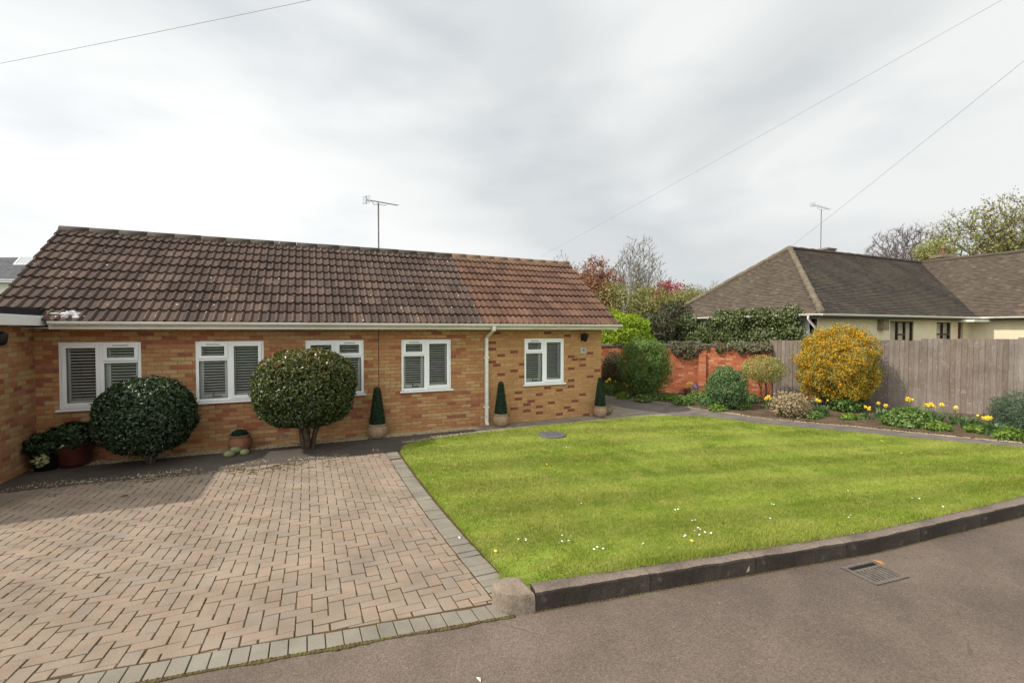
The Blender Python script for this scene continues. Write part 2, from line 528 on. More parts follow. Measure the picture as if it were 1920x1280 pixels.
def paver(name):
    n = NT(name)
    co = n.coords()
    c = n.ramp(n.attr(), [(0.0, (0.259, 0.199, 0.149)), (0.25, (0.273, 0.205, 0.151)), (0.42, (0.248, 0.203, 0.157)), (0.58, (0.284, 0.209, 0.153)), (0.70, (0.246, 0.201, 0.157)), (0.749, (0.262, 0.203, 0.155)), (0.751, (0.205, 0.181, 0.146)), (0.88, (0.229, 0.206, 0.164)), (1.0, (0.211, 0.188, 0.153))])
    g = n.noise(160, 3, co, 0.7); k = n.noise(2.2, 5, co); sp = n.noise(330, 1, co)
    c = n.mix(0.8, c, n.ramp(g, [(0.3, 0.72), (0.7, 1.2)]), 'MULTIPLY')
    c = n.mix(0.75, c, n.ramp(k, [(0.3, 0.66), (0.68, 1.14)]), 'MULTIPLY')
    c = n.mix(n.ramp(n.noise(0.9, 5, co), [(0.55, 0.0), (0.72, 0.35)]), c, (0.16, 0.135, 0.085))
    c = n.mix(n.ramp(sp, [(0.70, 0.0), (0.74, 0.55)]), c, (0.62, 0.58, 0.50))
    n.bump(g, 0.35, 0.003)
    return n.done(c, 0.85)
M['paver'] = paver('block_paving')
def joints():
    n = NT('mossy_joint_sand')
    f = n.noise(3.0, 5); g = n.noise(30, 3)
    c = n.ramp(f, [(0.3, (0.060, 0.038, 0.021)), (0.5, (0.085, 0.054, 0.022)), (0.68, (0.080, 0.068, 0.018))])
    c = n.mix(0.5, c, n.ramp(g, [(0.3, 0.6), (0.7, 1.2)]), 'MULTIPLY')
    return n.done(c, 1.0)
M['joint'] = joints()
def moss_m():
    n = NT('moss')
    c = n.ramp(n.noise(18, 5), [(0.3, (0.060, 0.042, 0.02)), (0.55, (0.095, 0.072, 0.024)), (0.75, (0.095, 0.105, 0.022))])
    n.bump(n.noise(90, 3), 0.8, 0.01)
    return n.done(c, 1.0)
M['moss'] = moss_m()
def asphalt(name, base, patch):
    n = NT(name)
    p = n.pos()
    g = n.noise(85, 3, p, 0.8); g2 = n.noise(260, 2, p); k = n.noise(0.45, 5, p, 0.6); sp = n.noise(75, 2, p); st = n.noise(1.9, 6, p, 0.65)
    c = n.ramp(k, [(0.34, tuple(x * 0.74 for x in base)), (0.52, base), (0.7, tuple(x * 1.12 for x in base))])
    c = n.mix(0.6, c, n.ramp(st, [(0.35, 0.74), (0.65, 1.14)]), 'MULTIPLY')
    c = n.mix(0.9, c, n.ramp(g, [(0.30, 0.55), (0.5, 0.97), (0.70, 1.42)]), 'MULTIPLY')
    c = n.mix(0.7, c, n.ramp(g2, [(0.3, 0.6), (0.7, 1.4)]), 'MULTIPLY')
    c = n.mix(n.ramp(sp, [(0.70, 0.0), (0.76, 0.6)]), c, patch)
    # a few fine cracks
    v = n.node('ShaderNodeTexVoronoi', feature='DISTANCE_TO_EDGE'); v.inputs['Scale'].default_value = 0.55
    n.l(n.mapping(p, loc=(0.4, 0.3, 0)), v.inputs[0])
    cw = n.math('MULTIPLY', n.math('LESS_THAN', n.math('ADD', v.outputs['Distance'], n.math('MULTIPLY', n.noise(9, 3, p), 0.02)), 0.0125), n.math('GREATER_THAN', n.noise(0.8, 2, p), 0.53))
    c = n.mix(n.math('MULTIPLY', cw, 0.4), c, (0.05, 0.04, 0.032))
    n.bump(g, 0.7, 0.005)
    return n.done(c, 0.85, 0.2)
M['road'] = asphalt('worn_pinkish_asphalt', (0.140, 0.108, 0.087), (0.30, 0.30, 0.25))
M['path_sunlit'] = None
M['path'] = asphalt('dark_asphalt_path', (0.095, 0.080, 0.066), (0.22, 0.19, 0.15))
def slabs(name, base, bw, rh):
    n = NT(name)
    vec = n.coords()
    b = n.node('ShaderNodeTexBrick')
    b.offset = 0.0
    b.inputs['Color1'].default_value = (0, 0, 0, 1); b.inputs['Color2'].default_value = (1, 1, 1, 1)
    b.inputs['Scale'].default_value = 1; b.inputs['Brick Width'].default_value = bw; b.inputs['Row Height'].default_value = rh; b.inputs['Mortar Size'].default_value = 0.008
    n.l(vec, b.inputs[0])
    c = n.ramp(b.outputs['Color'], [(0, tuple(x * 0.85 for x in base)), (1, tuple(x * 1.12 for x in base))])
    c = n.mix(b.outputs['Fac'], c, (0.09, 0.075, 0.05))
    c = n.mix(0.8, c, n.ramp(n.noise(5, 5), [(0.3, 0.6), (0.7, 1.2)]), 'MULTIPLY')
    c = n.mix(0.6, c, n.ramp(n.noise(120, 3), [(0.3, 0.7), (0.7, 1.2)]), 'MULTIPLY')
    return n.done(c, 0.9)
M['slab'] = slabs('concrete_slabs', (0.275, 0.232, 0.170), 0.61, 0.5)
M['path_sunlit'] = slabs('grey_path_slabs', (0.150, 0.126, 0.108), 0.62, 0.9)  # real slabs, but their grey is lightened for the sunlit stretch of path
def kerbm(name, lo, hi, lich):
    n = NT(name)
    f = n.noise(3.2, 6, None, 0.65); g = n.noise(70, 4); k = n.noise(7, 4)
    geo = n.node('ShaderNodeNewGeometry')
    c = n.ramp(f, [(0.3, lo), (0.68, hi)])
    c = n.mix(0.7, c, n.ramp(g, [(0.3, 0.55), (0.7, 1.3)]), 'MULTIPLY')
    c = n.mix(n.ramp(k, [(0.66, 0.0), (0.74, lich)]), c, (0.36, 0.33, 0.27))
    n.bump(g, 0.6, 0.006)
    return n.done(c, 0.92)
M['kerb'] = kerbm('algae_stained_concrete', (0.020, 0.0155, 0.012), (0.058, 0.046, 0.037), 0.2)
M['kerb_top'] = kerbm('worn_kerb_top', (0.095, 0.074, 0.060), (0.240, 0.188, 0.150), 0.8)
M['corner'] = kerbm('pale_weathered_concrete', (0.135, 0.105, 0.078), (0.25, 0.198, 0.150), 0.3)
def soilm():
    n = NT('garden_soil')
    f = n.noise(4, 5); g = n.noise(40, 4, None, 0.7)
    c = n.ramp(f, [(0.3, (0.085, 0.055, 0.033)), (0.7, (0.165, 0.112, 0.070))])
    c = n.mix(0.9, c, n.ramp(g, [(0.3, 0.45), (0.7, 1.5)]), 'MULTIPLY')
    n.bump(g, 1.0, 0.04)
    return n.done(c, 1.0)
M['soil'] = soilm()
M['field'] = simple('rough_grassland', (0.10, 0.13, 0.035), 1.0, 0.4, 0.8)
def pebm():
    n = NT('pale_gravel')
    return n.done(n.ramp(n.attr(), [(0, (0.24, 0.17, 0.09)), (0.35, (0.38, 0.30, 0.17)), (0.7, (0.46, 0.38, 0.24)), (1, (0.30, 0.24, 0.16))]), 0.85)
M['pebble'] = pebm()
M['gravel_base'] = simple('gravel_bed', (0.22, 0.165, 0.095), 1.0, 0.4, 60)

def grass_col(n):
    p = n.pos()
    f = n.noise(0.55, 4, p); g = n.noise(2.6, 5, p, 0.6); k = n.noise(12, 3, p); q = n.noise(1.05, 5, p, 0.62, 0.4); d = n.noise(4.2, 4, n.mapping(p, loc=(3, 1, 0)), 0.6)
    c = n.ramp(g, [(0.25, (0.168, 0.238, 0.028)), (0.5, (0.243, 0.298, 0.045)), (0.75, (0.342, 0.350, 0.084))])
    c = n.mix(n.ramp(f, [(0.42, 0.0), (0.62, 0.5)]), c, (0.366, 0.370, 0.092))
    w = n.node('ShaderNodeTexWave', wave_type='BANDS', bands_direction='Y')
    w.inputs['Scale'].default_value = 0.30; w.inputs['Distortion'].default_value = 1.8; w.inputs['Detail'].default_value = 3; w.inputs['Detail Scale'].default_value = 0.8
    n.l(n.mapping(p, rot=(0, 0, R(14))), w.inputs[0])
    c = n.mix(0.46, c, n.ramp(w.outputs['Fac'], [(0.2, 0.80), (0.8, 1.20)]), 'MULTIPLY')
    c = n.mix(n.ramp(q, [(0.58, 0.0), (0.70, 0.6)]), c, (0.120, 0.205, 0.028))     # lush clumps
    c = n.mix(n.ramp(d, [(0.62, 0.0), (0.74, 0.65)]), c, (0.400, 0.330, 0.120))     # thin, dry spots
    c = n.mix(0.35, c, n.ramp(k, [(0.3, 0.72), (0.7, 1.2)]), 'MULTIPLY')
    return c
def lawnm():
    n = NT('lawn_turf')
    c = n.mix(1.0, grass_col(n), (0.75, 0.78, 0.75), 'MULTIPLY')
    return n.done(c, 0.95, 0.1)
M['lawn'] = lawnm()
def bladem():
    n = NT('grass_blade')
    c = grass_col(n)
    c = n.mix(0.7, c, n.ramp(n.attr(), [(0, (0.80, 0.90, 0.65)), (0.6, (1.0, 1.0, 1.0)), (1, (1.28, 1.16, 1.3))]), 'MULTIPLY')
    n.done(c, 0.6, 0.2)
    tr = n.node('ShaderNodeBsdfTranslucent'); n.l(c, tr.inputs[0])
    ms = n.node('ShaderNodeMixShader'); ms.inputs[0].default_value = 0.4
    n.l(n.b.outputs[0], ms.inputs[1]); n.l(tr.outputs[0], ms.inputs[2]); n.l(ms.outputs[0], n.out.inputs[0])
    return n.m
M['blade'] = bladem()
def fencem():
    n = NT('silvered_timber_boards')
    co = n.coords(); rv = n.attr()
    c = n.ramp(rv, [(0, (0.152, 0.117, 0.091)), (0.3, (0.188, 0.154, 0.128)), (0.55, (0.164, 0.125, 0.094)), (0.8, (0.210, 0.178, 0.150)), (1, (0.164, 0.131, 0.109))])
    off = n.node('ShaderNodeCombineXYZ'); n.l(n.math('MULTIPLY', rv, 37.0), off.inputs[2])
    ad = n.node('ShaderNodeVectorMath', operation='ADD'); n.l(co, ad.inputs[0]); n.l(off.outputs[0], ad.inputs[1])
    gr = n.noise(11, 6, n.mapping(ad.outputs[0], scale=(4, 4, 0.28)), 0.68, 0.8)
    bl = n.noise(1.5, 5, co, 0.6)
    kn = n.noise(8.5, 2, n.mapping(ad.outputs[0], scale=(0.9, 0.9, 1.0)), 0.4, 0.8)
    c = n.mix(0.75, c, n.ramp(gr, [(0.28, 0.55), (0.5, 1.0), (0.72, 1.35)]), 'MULTIPLY')
    c = n.mix(0.7, c, n.ramp(bl, [(0.35, 0.72), (0.65, 1.16)]), 'MULTIPLY')
    c = n.mix(n.ramp(kn, [(0.62, 0.0), (0.67, 0.35), (0.71, 0.0)]), c, (0.36, 0.32, 0.29))
    c = n.mix(n.ramp(kn, [(0.70, 0.0), (0.74, 0.75)]), c, (0.075, 0.058, 0.047))
    n.bump(gr, 0.4, 0.004)
    return n.done(c, 0.9)
M['fence'] = fencem()
M['bark'] = simple('brown_bark', (0.085, 0.062, 0.042), 0.95, 0.4, 14)
M['bark_grey'] = simple('grey_bark', (0.165, 0.145, 0.122), 0.95, 0.3, 8)
M['twig'] = simple('purplish_twigs', (0.115, 0.088, 0.080), 0.95, 0.3, 2)
M['terracotta'] = simple('pale_terracotta', (0.29, 0.20, 0.125), 0.85, 0.25, 9)
M['terracotta_dark'] = simple('dark_terracotta', (0.21, 0.098, 0.055), 0.85, 0.3, 9)
M['pot_red'] = simple('dark_red_glaze', (0.065, 0.016, 0.012), 0.35, 0.3, 6, 0.4)
M['pot_black'] = simple('black_pot', (0.015, 0.015, 0.015), 0.5, 0.3, 6)
M['pot_grey'] = simple('grey_stone_pot', (0.20, 0.17, 0.11), 0.9, 0.3, 12)
M['cobble'] = simple('mossy_cobble', (0.21, 0.215, 0.105), 0.8, 0.35, 9)
M['iron'] = simple('worn_cast_iron', (0.125, 0.103, 0.086), 0.7, 0.3, 40)
M['cover'] = simple('grey_manhole_cover', (0.105, 0.105, 0.100), 0.75, 0.25, 30)
M['pit_shade'] = simple('painted_pit_shade', (0.01, 0.009, 0.008), 1.0)  # near-black paint for the shade below the drain bars
M['leaf_orange'] = simple('fallen_orange_leaf', (0.42, 0.17, 0.02), 0.7, 0.3, 30)
M['petal_white'] = simple('white_petal', (0.80, 0.80, 0.78), 0.7, 0.05)
M['daisy'] = simple('daisy_white', (0.82, 0.82, 0.80), 0.6, 0.03)
M['yellow'] = simple('yellow_flower', (0.80, 0.58, 0.06), 0.55, 0.15, 30)
M['yellow_pale'] = simple('pale_daffodil', (0.80, 0.62, 0.20), 0.55, 0.15, 30)
M['plastic'] = simple('white_plastic_bag', (0.52, 0.50, 0.52), 0.4, 0.1, 9)
M['plate'] = simple('pale_grey_slate_plate', (0.36, 0.37, 0.37), 0.5, 0.1, 30)
M['cable'] = simple('grey_overhead_cable', (0.22, 0.22, 0.24), 0.6)
M['cable_pale'] = simple('pale_overhead_cable', (0.45, 0.42, 0.43), 0.6)

# ================================================================== THE SETTING
gx = sorted(set([-600, -200, -80, -40, -25] + [round(-16 + 0.5 * i, 2) for i in range(100)] + [40, 60, 100, 250, 700]))
gy = sorted(set([-300, -80, -30, -15] + [round(-8 + 0.5 * i, 2) for i in range(60)] + [26, 32, 45, 70, 120, 300, 900]))
m = MB()
m.add([(x, y, G(x, y) - 0.035) for y in gy for x in gx],
      [(j * len(gx) + i, j * len(gx) + i + 1, (j + 1) * len(gx) + i + 1, (j + 1) * len(gx) + i) for j in range(len(gy) - 1) for i in range(len(gx) - 1)])
tag(m.build('ground', M['field'], smooth=True), kind='structure')

kx = [-60, -30, -12, -6, -3, -0.55, 1.04, 2.32, 3.07, 4.38, 6.64, 9, 14, 25, 60]
road_poly = [(x, road_v(x)) for x in kx] + [(60, -9), (-60, -9)]
m = MB()
ys = [0, 0.3, 1, 2, 4, 7, 10]
vs = []
for y in ys:
    for x in kx:
        vs.append((x, road_v(x) - y, 0.3 - 0.004 * min(y, 4) + (0.004 if y > 0 else 0.0)))
nk = len(kx)
m.add(vs, [(j * nk + i + 1, j * nk + i, (j + 1) * nk + i, (j + 1) * nk + i + 1) for j in range(len(ys) - 1) for i in range(nk - 1)])
o = m.build('road', M['road'], smooth=True)
bm = bmesh.new(); bm.from_mesh(o.data)
for f in bm.faces:
    if f.normal.z < 0: f.normal_flip()
bm.to_mesh(o.data); bm.free()
tag(o, kind='structure')

# ---- block paved drive: every block is laid, herringbone with a grey soldier course
def clip_poly(poly, line):
    (ax, ay), (bx, by) = line
    out = []
    side = lambda p: (bx - ax) * (p[1] - ay) - (by - ay) * (p[0] - ax)
    for i in range(len(poly)):
        p, q = poly[i], poly[(i + 1) % len(poly)]
        sp, sq = side(p), side(q)
        if sp >= 0: out.append(p)
        if (sp >= 0) != (sq >= 0):
            t = sp / (sp - sq)
            out.append((p[0] + (q[0] - p[0]) * t, p[1] + (q[1] - p[1]) * t))
    return out
def parea(p):
    return 0.5 * abs(sum(p[i][0] * p[(i + 1) % len(p)][1] - p[(i + 1) % len(p)][0] * p[i][1] for i in range(len(p))))
def fi(u): return road_v(u) + 0.212
XR0, XR1 = 1.205, 1.29
area = [((-8.5, fi(-8.5)), (-0.55, fi(-0.55))), ((-0.55, fi(-0.55)), (XR0 + 0.01, fi(1.2))), ((XR0, 2.9), (XR1, 8.47)), ((XR1, 8.45), (-8.5, 8.45)), ((-8.5, 8.45), (-8.5, 3))]
drive = MB()
def block(poly, r, h=0.0):
    # shrink for the joint, chamfered top
    cx = sum(p[0] for p in poly) / len(poly); cy = sum(p[1] for p in poly) / len(poly)
    dz = rnd.gauss(0, 0.0016) + h; tx = rnd.gauss(0, 0.010); ty = rnd.gauss(0, 0.010)
    def ins(k):
        res = []
        for p in poly:
            d = math.hypot(p[0] - cx, p[1] - cy)
            s = max(0.3, (d - k) / d) if d > 1e-6 else 1
            res.append((cx + (p[0] - cx) * s, cy + (p[1] - cy) * s))
        return res
    a = ins(0.0072); b = ins(0.0118); n = len(poly)
    z = lambda p, o: G(p[0], p[1]) + o + dz + (p[0] - cx) * tx + (p[1] - cy) * ty
    vs = [(p[0], p[1], z(p, -0.02)) for p in a] + [(p[0], p[1], z(p, -0.003)) for p in a] + [(p[0], p[1], z(p, 0.0)) for p in b]
    fs = [tuple(range(2 * n, 3 * n))]
    for L in (0, n):
        fs += [(L + i, L + (i + 1) % n, L + n + (i + 1) % n, L + n + i) for i in range(n)]
    drive.add(vs, fs, r)
S_ = 0.1035
u0, v0 = 1.262 - 90 * S_, 3.02
for i in range(-30, 130):
    for j in range(-60, 80):
        # 90 degree herringbone on a unit grid
        k = (i + j) % 4
        if k == 0: q = (i, j, i + 2, j + 1)
        elif k == 2: q = (i, j, i + 1, j + 2)
        else: continue
        p = [(u0 + q[0] * S_, v0 + q[1] * S_), (u0 + q[2] * S_, v0 + q[1] * S_), (u0 + q[2] * S_, v0 + q[3] * S_), (u0 + q[0] * S_, v0 + q[3] * S_)]
        if p[0][0] > 1.6 or p[1][0] < -8.6 or p[0][1] > 8.6 or p[2][1] < 2.8: continue
        for ln in area:
            p = clip_poly(p, ln)
            if len(p) < 3: break
        if len(p) < 3 or parea(p) < 0.0016: continue
        block(p, rnd.random() * 0.74)
x = -8.5
while x < 1.20:
    x1 = x + S_
    sl = 0.0
    block([(x, road_v(x) + 0.004), (x1, road_v(x1) + 0.004), (x1 + sl, fi(x1) - 0.004), (x + sl, fi(x) - 0.004)], 0.76 + 0.24 * rnd.random())
    x = x1
y = 3.13
while y < 8.44:
    a = XR0 + (XR1 - XR0) * (y - 2.9) / 5.57; b = XR0 + (XR1 - XR0) * (y + S_ - 2.9) / 5.57
    w = 0.205
    block([(a + 0.004, y), (a + w, y), (b + w, y + S_), (b + 0.004, y + S_)], 0.76 + 0.24 * rnd.random(), rnd.gauss(0, 0.002))
    y += S_
block([(1.215, 2.96), (1.30, 2.95), (1.30, 3.12), (1.215, 3.125)], 0.6)
tag(drive.build('driveway', M['paver']), kind='structure')
bed = sheet('joint_sand', [(-8.5, road_v(-8.5))] + [(x, road_v(x) - 0.03) for x in (-6, -3, -0.55, 0.5, 1.04, 1.4)] + [(1.47, 3.2), (1.52, 8.46), (-8.5, 8.46)], 0.45, -0.0062, M['joint'])
tag(bed, kind='structure')
# mossy strip where the drive meets the tarmac
m = MB()
x = -3.5
while x < 1.25:
    w = 0.016 + 0.016 * noise.noise((x * 3, 1, 0)) + 0.010 * noise.noise((x * 17, 4, 0))
    w = max(0.006, w)
    y = road_v(x)
    m.blob((x, y - w * 0.45, 0.303), (0.026, w, 0.005 + 0.004 * rnd.random()), 1, 0.4, 2, int(x * 100))
    x += 0.024
tag(m.build('moss', M['moss'], smooth=True), kind='stuff')

# moss creeping over the inner edge of the drive
m = MB()
for k in range(700):
    x = rnd.gauss(-0.9, 1.0); y = 8.42 - abs(rnd.gauss(0, 0.22))
    if x > 1.2 or x < -4 or noise.noise((x * 2.2, y * 3, 4)) < -0.05: continue
    s = rnd.uniform(0.006, 0.022)
    m.blob((x, y, 0.001), (s * rnd.uniform(1, 2.2), s, 0.004), 1, 0.4, 2, k)
tag(m.build('moss', M['moss'], smooth=True), kind='stuff')

# ---- kerb: separate stones along the lawn
def kerb_line(u): return road_v(u)
KH = 0.435
def ksec(u, off):   # point on the road edge, offset square to it
    d = 0.05
    t = Vector((2 * d, road_v(u + d) - road_v(u - d))).normalized()
    n = Vector((-t.y, t.x))
    return Vector((u, road_v(u))) + n * off
u = 1.395
ki = 0
def kerb_stone(ua, ub):
    m = MB(); top = MB()
    n = 25
    prof = [(0.0, 0.26), (0.004, KH - 0.018), (0.010, KH - 0.006)]
    proft = [(0.010, KH - 0.006), (0.026, KH), (0.118, KH - 0.002), (0.125, KH - 0.012), (0.125, 0.26)]
    for mm, pf, sd in ((m, prof, 1), (top, proft, 2)):
        vs = []
        for i in range(n):
            uu = ua + (ub - ua) * i / (n - 1)
            if i == 0: uu += 0.0015
            if i == n - 1: uu -= 0.0015
            for (of, z) in pf:
                w = 0.004 * noise.noise((uu * 6, of * 40, z * 30)) + 0.003 * noise.noise((uu * 22, of * 60, z * 50))
                p = ksec(uu, of + w)
                vs.append((p.x, p.y, z + w))
        k = len(pf)
        mm.add(vs, [(i * k + j, (i + 1) * k + j, (i + 1) * k + j + 1, i * k + j + 1) for i in range(n - 1) for j in range(k - 1)])
    al = prof + proft[1:]
    for uu, rev in ((ua + 0.0015, 0), (ub - 0.0015, 1)):
        vs = [(*ksec(uu, of), z) for of, z in al]
        idx = list(range(len(vs)))
        m.add(vs, [tuple(idx[::-1] if not rev else idx)])
    c = ksec((ua + ub) / 2, 0.06)
    t = thing('kerb_stone', 'low dark algae stained concrete kerb stone between the lawn and the tarmac', 'kerb stone', (c.x, c.y, 0.3), 0, 'kerb stones along the lawn')
    m.build('road_face', M['kerb'], t)
    top.build('worn_top', M['kerb_top'], t, smooth=True)
for L in (0.865, 0.915, 0.915, 0.915, 0.915, 0.915, 0.915, 0.915, 0.915, 0.915):
    kerb_stone(u, u + L); u += L
# moss and grit gathered along the foot of the kerb
m = MB(); x = 1.2
while x < 9:
    w = 0.007 + 0.007 * noise.noise((x * 2.3, 2, 0)) + 0.004 * noise.noise((x * 15, 4, 0))
    if w > 0.003:
        p = ksec(max(x, 1.39), -w * 0.6)
        m.blob((p.x, p.y, 0.302), (0.022, w, 0.006), 1, 0.4, 2, int(x * 90))
    x += 0.03
tag(m.build('moss', M['moss'], smooth=True), kind='stuff')
# rounded quadrant stone at the drive
m = MB()
KX = 1.393
foot = [(KX, road_v(KX))]
for k in range(0, 11):
    a = R(-90 - 9 * k)
    foot.append((KX - 0.05 + 0.185 * math.cos(a), road_v(KX) + 0.20 + 0.195 * math.sin(a)))
foot += [(KX - 0.225, road_v(KX) + 0.23), (KX - 0.12, road_v(KX) + 0.27), (KX, road_v(KX) + 0.24)]
n = len(foot)
cx = sum(p[0] for p in foot) / n; cy = sum(p[1] for p in foot) / n
vs = []
for (k, z) in ((1.0, 0.255), (1.0, 0.37), (0.985, 0.412), (0.94, 0.430), (0.84, 0.440), (0.4, 0.442)):
    for p in foot:
        w = 0.006 * noise.noise((p[0] * 14, p[1] * 14, z * 12))
        vs.append((cx + (p[0] - cx) * k + w, cy + (p[1] - cy) * k + w, z + w))
m.add(vs, [(j * n + i, j * n + (i + 1) % n, (j + 1) * n + (i + 1) % n, (j + 1) * n + i) for j in range(5) for i in range(n)] + [tuple(5 * n + i for i in range(n))])
o = m.build('corner_stone', M['corner'], smooth=False)
tag(o, 'pale rounded concrete quadrant stone at the corner of the drive and lawn', 'kerb stone')

# ---- lawn
lawn_far = [gp(*p) for p in [(752, 847), (757, 838), (775, 831), (830, 822), (915, 811), (1000, 801), (1080, 793.5), (1130, 789), (1182, 783.5), (1245, 780), (1328, 783), (1432, 796), (1597, 811), (1750, 828), (1915, 846)]]
lawn_poly = [(p.x, p.y) for p in lawn_far] + [(11.9, 2.9), (12.2, 2.17)] + [tuple(ksec(x, 0.11)) for x in (9, 7.5, 6.0, 4.5, 3.4, 2.7, 2.0, 1.43)] + [(1.30, 3.08), (1.43, 3.4), (1.47, 5), (1.51, 7), (1.525, 8.3)]
LE_X = [1.30, 1.43, 1.47, 1.51, 1.525]; LE_Y = [3.08, 3.4, 5, 7, 8.3]
def LG(u, v):
    d = max(0.0, min(1.0, (v - road_v(u) - 0.1) / 4.6))
    full = 0.415 * (1 - d) ** 2 + 0.022
    e = max(0.0, min(1.0, (u - float(np.interp(v, LE_Y, LE_X)) - 0.02) / 0.75))
    e = e * e * (3 - 2 * e)
    flush = min(full, G(u, v) + 0.022)
    return flush + (full - flush) * e + 0.010 * noise.noise((u * 0.7, v * 0.7, 0)) * e
lawn = sheet('lawn', lawn_poly, 0.25, 0.0, M['lawn'], LG)
tag(lawn, kind='structure')
# lawn edge down to the paths is closed by the turf's own thickness
m = MB()
n = len(lawn_poly)
dense = []
for i in range(n):
    a = Vector(lawn_poly[i]); b = Vector(lawn_poly[(i + 1) % n])
    k = max(1, int((b - a).length / 0.2))
    for j in range(k): dense.append(a.lerp(b, j / k))
vs = [(p.x, p.y, LG(p.x, p.y)) for p in dense] + [(p.x, p.y, G(p.x, p.y) - 0.04) for p in dense]
nd = len(dense)
m.add(vs, [(i, (i + 1) % nd, nd + (i + 1) % nd, nd + i) for i in range(nd)])
tag(m.build('turf_edge', M['lawn']), kind='structure')

def in_poly_np(px, py, poly):
    c = np.zeros(len(px), bool)
    j = len(poly) - 1
    for i in range(len(poly)):
        ax, ay = poly[i]; bx, by = poly[j]
        cond = ((ay > py) != (by > py)) & (px < (bx - ax) * (py - ay) / (by - ay + 1e-12) + ax)
        c ^= cond
        j = i
    return c
def LG_np(u, v):
    rv = np.interp(u, _rx, _ry)
    d = np.clip((v - rv - 0.1) / 4.6, 0, 1)
    full = 0.415 * (1 - d) ** 2 + 0.022
    e = np.clip((u - np.interp(v, LE_Y, LE_X) - 0.02) / 0.75, 0, 1); e = e * e * (3 - 2 * e)
    g = 0.3 * (1 - np.clip((v - rv) / 5, 0, 1)) ** 2 + 0.022
    fl = np.minimum(full, g)
    return fl + (full - fl) * e
grass_poly = [(p.x, p.y + 0.02) for p in lawn_far] + [(11.9, 2.9), (12.2, 2.17)] + [tuple(ksec(x, 0.10)) for x in (9, 7.5, 6.0, 4.5, 3.4, 2.7, 2.0, 1.40)] + [(1.29, 3.10), (1.41, 3.4), (1.445, 5), (1.485, 7), (1.505, 8.3)]
def grass(N):
    px = rng.uniform(1.2, 12.2, N * 4); py = rng.uniform(2.0, 9.4, N * 4)
    dist = px * 0.409 + py * 0.912
    keep = in_poly_np(px, py, grass_poly) & (rng.random(N * 4) < np.clip((3.9 / dist) ** 1.7, 0, 1))
    manh = (px - 4.63) ** 2 + (py - 8.3) ** 2 > 0.30 ** 2
    keep &= manh
    px = px[keep][:N]; py = py[keep][:N]; n = len(px)
    dist = px * 0.409 + py * 0.912
    h = rng.uniform(0.012, 0.030, n) * (1 + 0.15 * rng.standard_normal(n)).clip(0.5, 1.6)
    tuft = rng.random(n) < 0.012
    h[tuft] *= 1.6
    edge = (py - np.interp(px, _rx, _ry)) < 0.21
    h[edge] *= rng.uniform(1.0, 1.9, int(edge.sum()))
    w = rng.uniform(0.0025, 0.0045, n) * np.clip(dist / 4, 1, 2.4)
    a = rng.uniform(0, 2 * np.pi, n); b = rng.uniform(0, 2 * np.pi, n)
    ln = rng.uniform(0.2, 1.0, n) * h
    z = LG_np(px, py) - 0.004
    base1 = np.stack([px - np.cos(a) * w, py - np.sin(a) * w, z], 1)
    base2 = np.stack([px + np.cos(a) * w, py + np.sin(a) * w, z], 1)
    tip = np.stack([px + np.cos(b) * ln, py + np.sin(b) * ln, z + h], 1)
    V = np.stack([base1, base2, tip], 1).reshape(-1, 3)
    F = np.arange(3 * n).reshape(-1, 3)
    return V, F, rng.random(n)
V_, F_, r_ = grass(380000)
tag(np_obj('grass', V_, F_, r_, M['blade']), kind='stuff')

# ---- paths round the house and along the border
pe = [gp(*p) for p in [(1130, 743), (1182, 749), (1245, 756), (1328, 770), (1432, 785), (1597, 799.5), (1750, 815), (1915, 831)]]
far_xy = [(p.x, p.y) for p in lawn_far]
asph = [(-8.5, 8.44), (1.55, 8.44)] + [(x + 0.0, y - 0.05) for x, y in far_xy[1:5]] + [(3.4, 9.62), (-8.5, 9.62)]
tag(sheet('path', asph, 0.5, 0.004, M['path']), kind='structure')
tag(sheet('slab_path', [(3.35, 9.1), (4.7, 9.15), (6.2, 9.15), (7.7, 9.0), (8.55, 8.8), (8.75, 9.4), (8.3, 10.3), (8.0, 11.8), (7.0, 11.8), (7.0, 9.92), (3.35, 9.92)], 0.5, 0.008, M['slab']), kind='structure')
tag(sheet('border_path', [(8.56, 8.84), (8.66, 8.85)] + [(x - 0.03, y - 0.05) for x, y in far_xy[9:]] + [(11.9, 2.9), (12.2, 1.99), (12.75, 1.99), (12.3, 2.9)] + [(p.x, p.y) for p in pe[::-1]] + [(9.3, 14), (8.0, 14), (7.9, 11.9), (8.25, 10.3), (8.66, 9.4)], 0.5, 0.0125, M['path_sunlit']), kind='structure')

WALLP = [Vector((4.0, 16.8)), Vector((8.0, 14.95)), Vector((10.1, 13.5)), Vector((12.45, 11.94)), Vector((13.70, 10.04))]
FENP = [Vector((13.64, 10.08)), Vector((14.65, 7.2)), Vector((15.69, 5.72)), Vector((17.6, 3.3)), Vector((20.2, 0.6)), Vector((21.5, -2.0))]
def SG(u, v):
    return G(u, v) + 0.03 + 0.05 * (noise.noise((u * 0.9, v * 0.9, 3)) + 0.5 * noise.noise((u * 3, v * 3, 5))) * 0.6
soil = [(p.x + 0.02, p.y + 0.02) for p in pe] + [(12.3, 2.9), (12.75, 2.02), (19, 1.99)] + [(p.x, p.y) for p in FENP[3::-1]] + [(p.x, p.y) for p in WALLP[::-1][1:4]] + [(8.4, 14.6), (9.32, 14)]
tag(sheet('flower_bed', soil, 0.16, 0.0, M['soil'], SG), kind='structure')

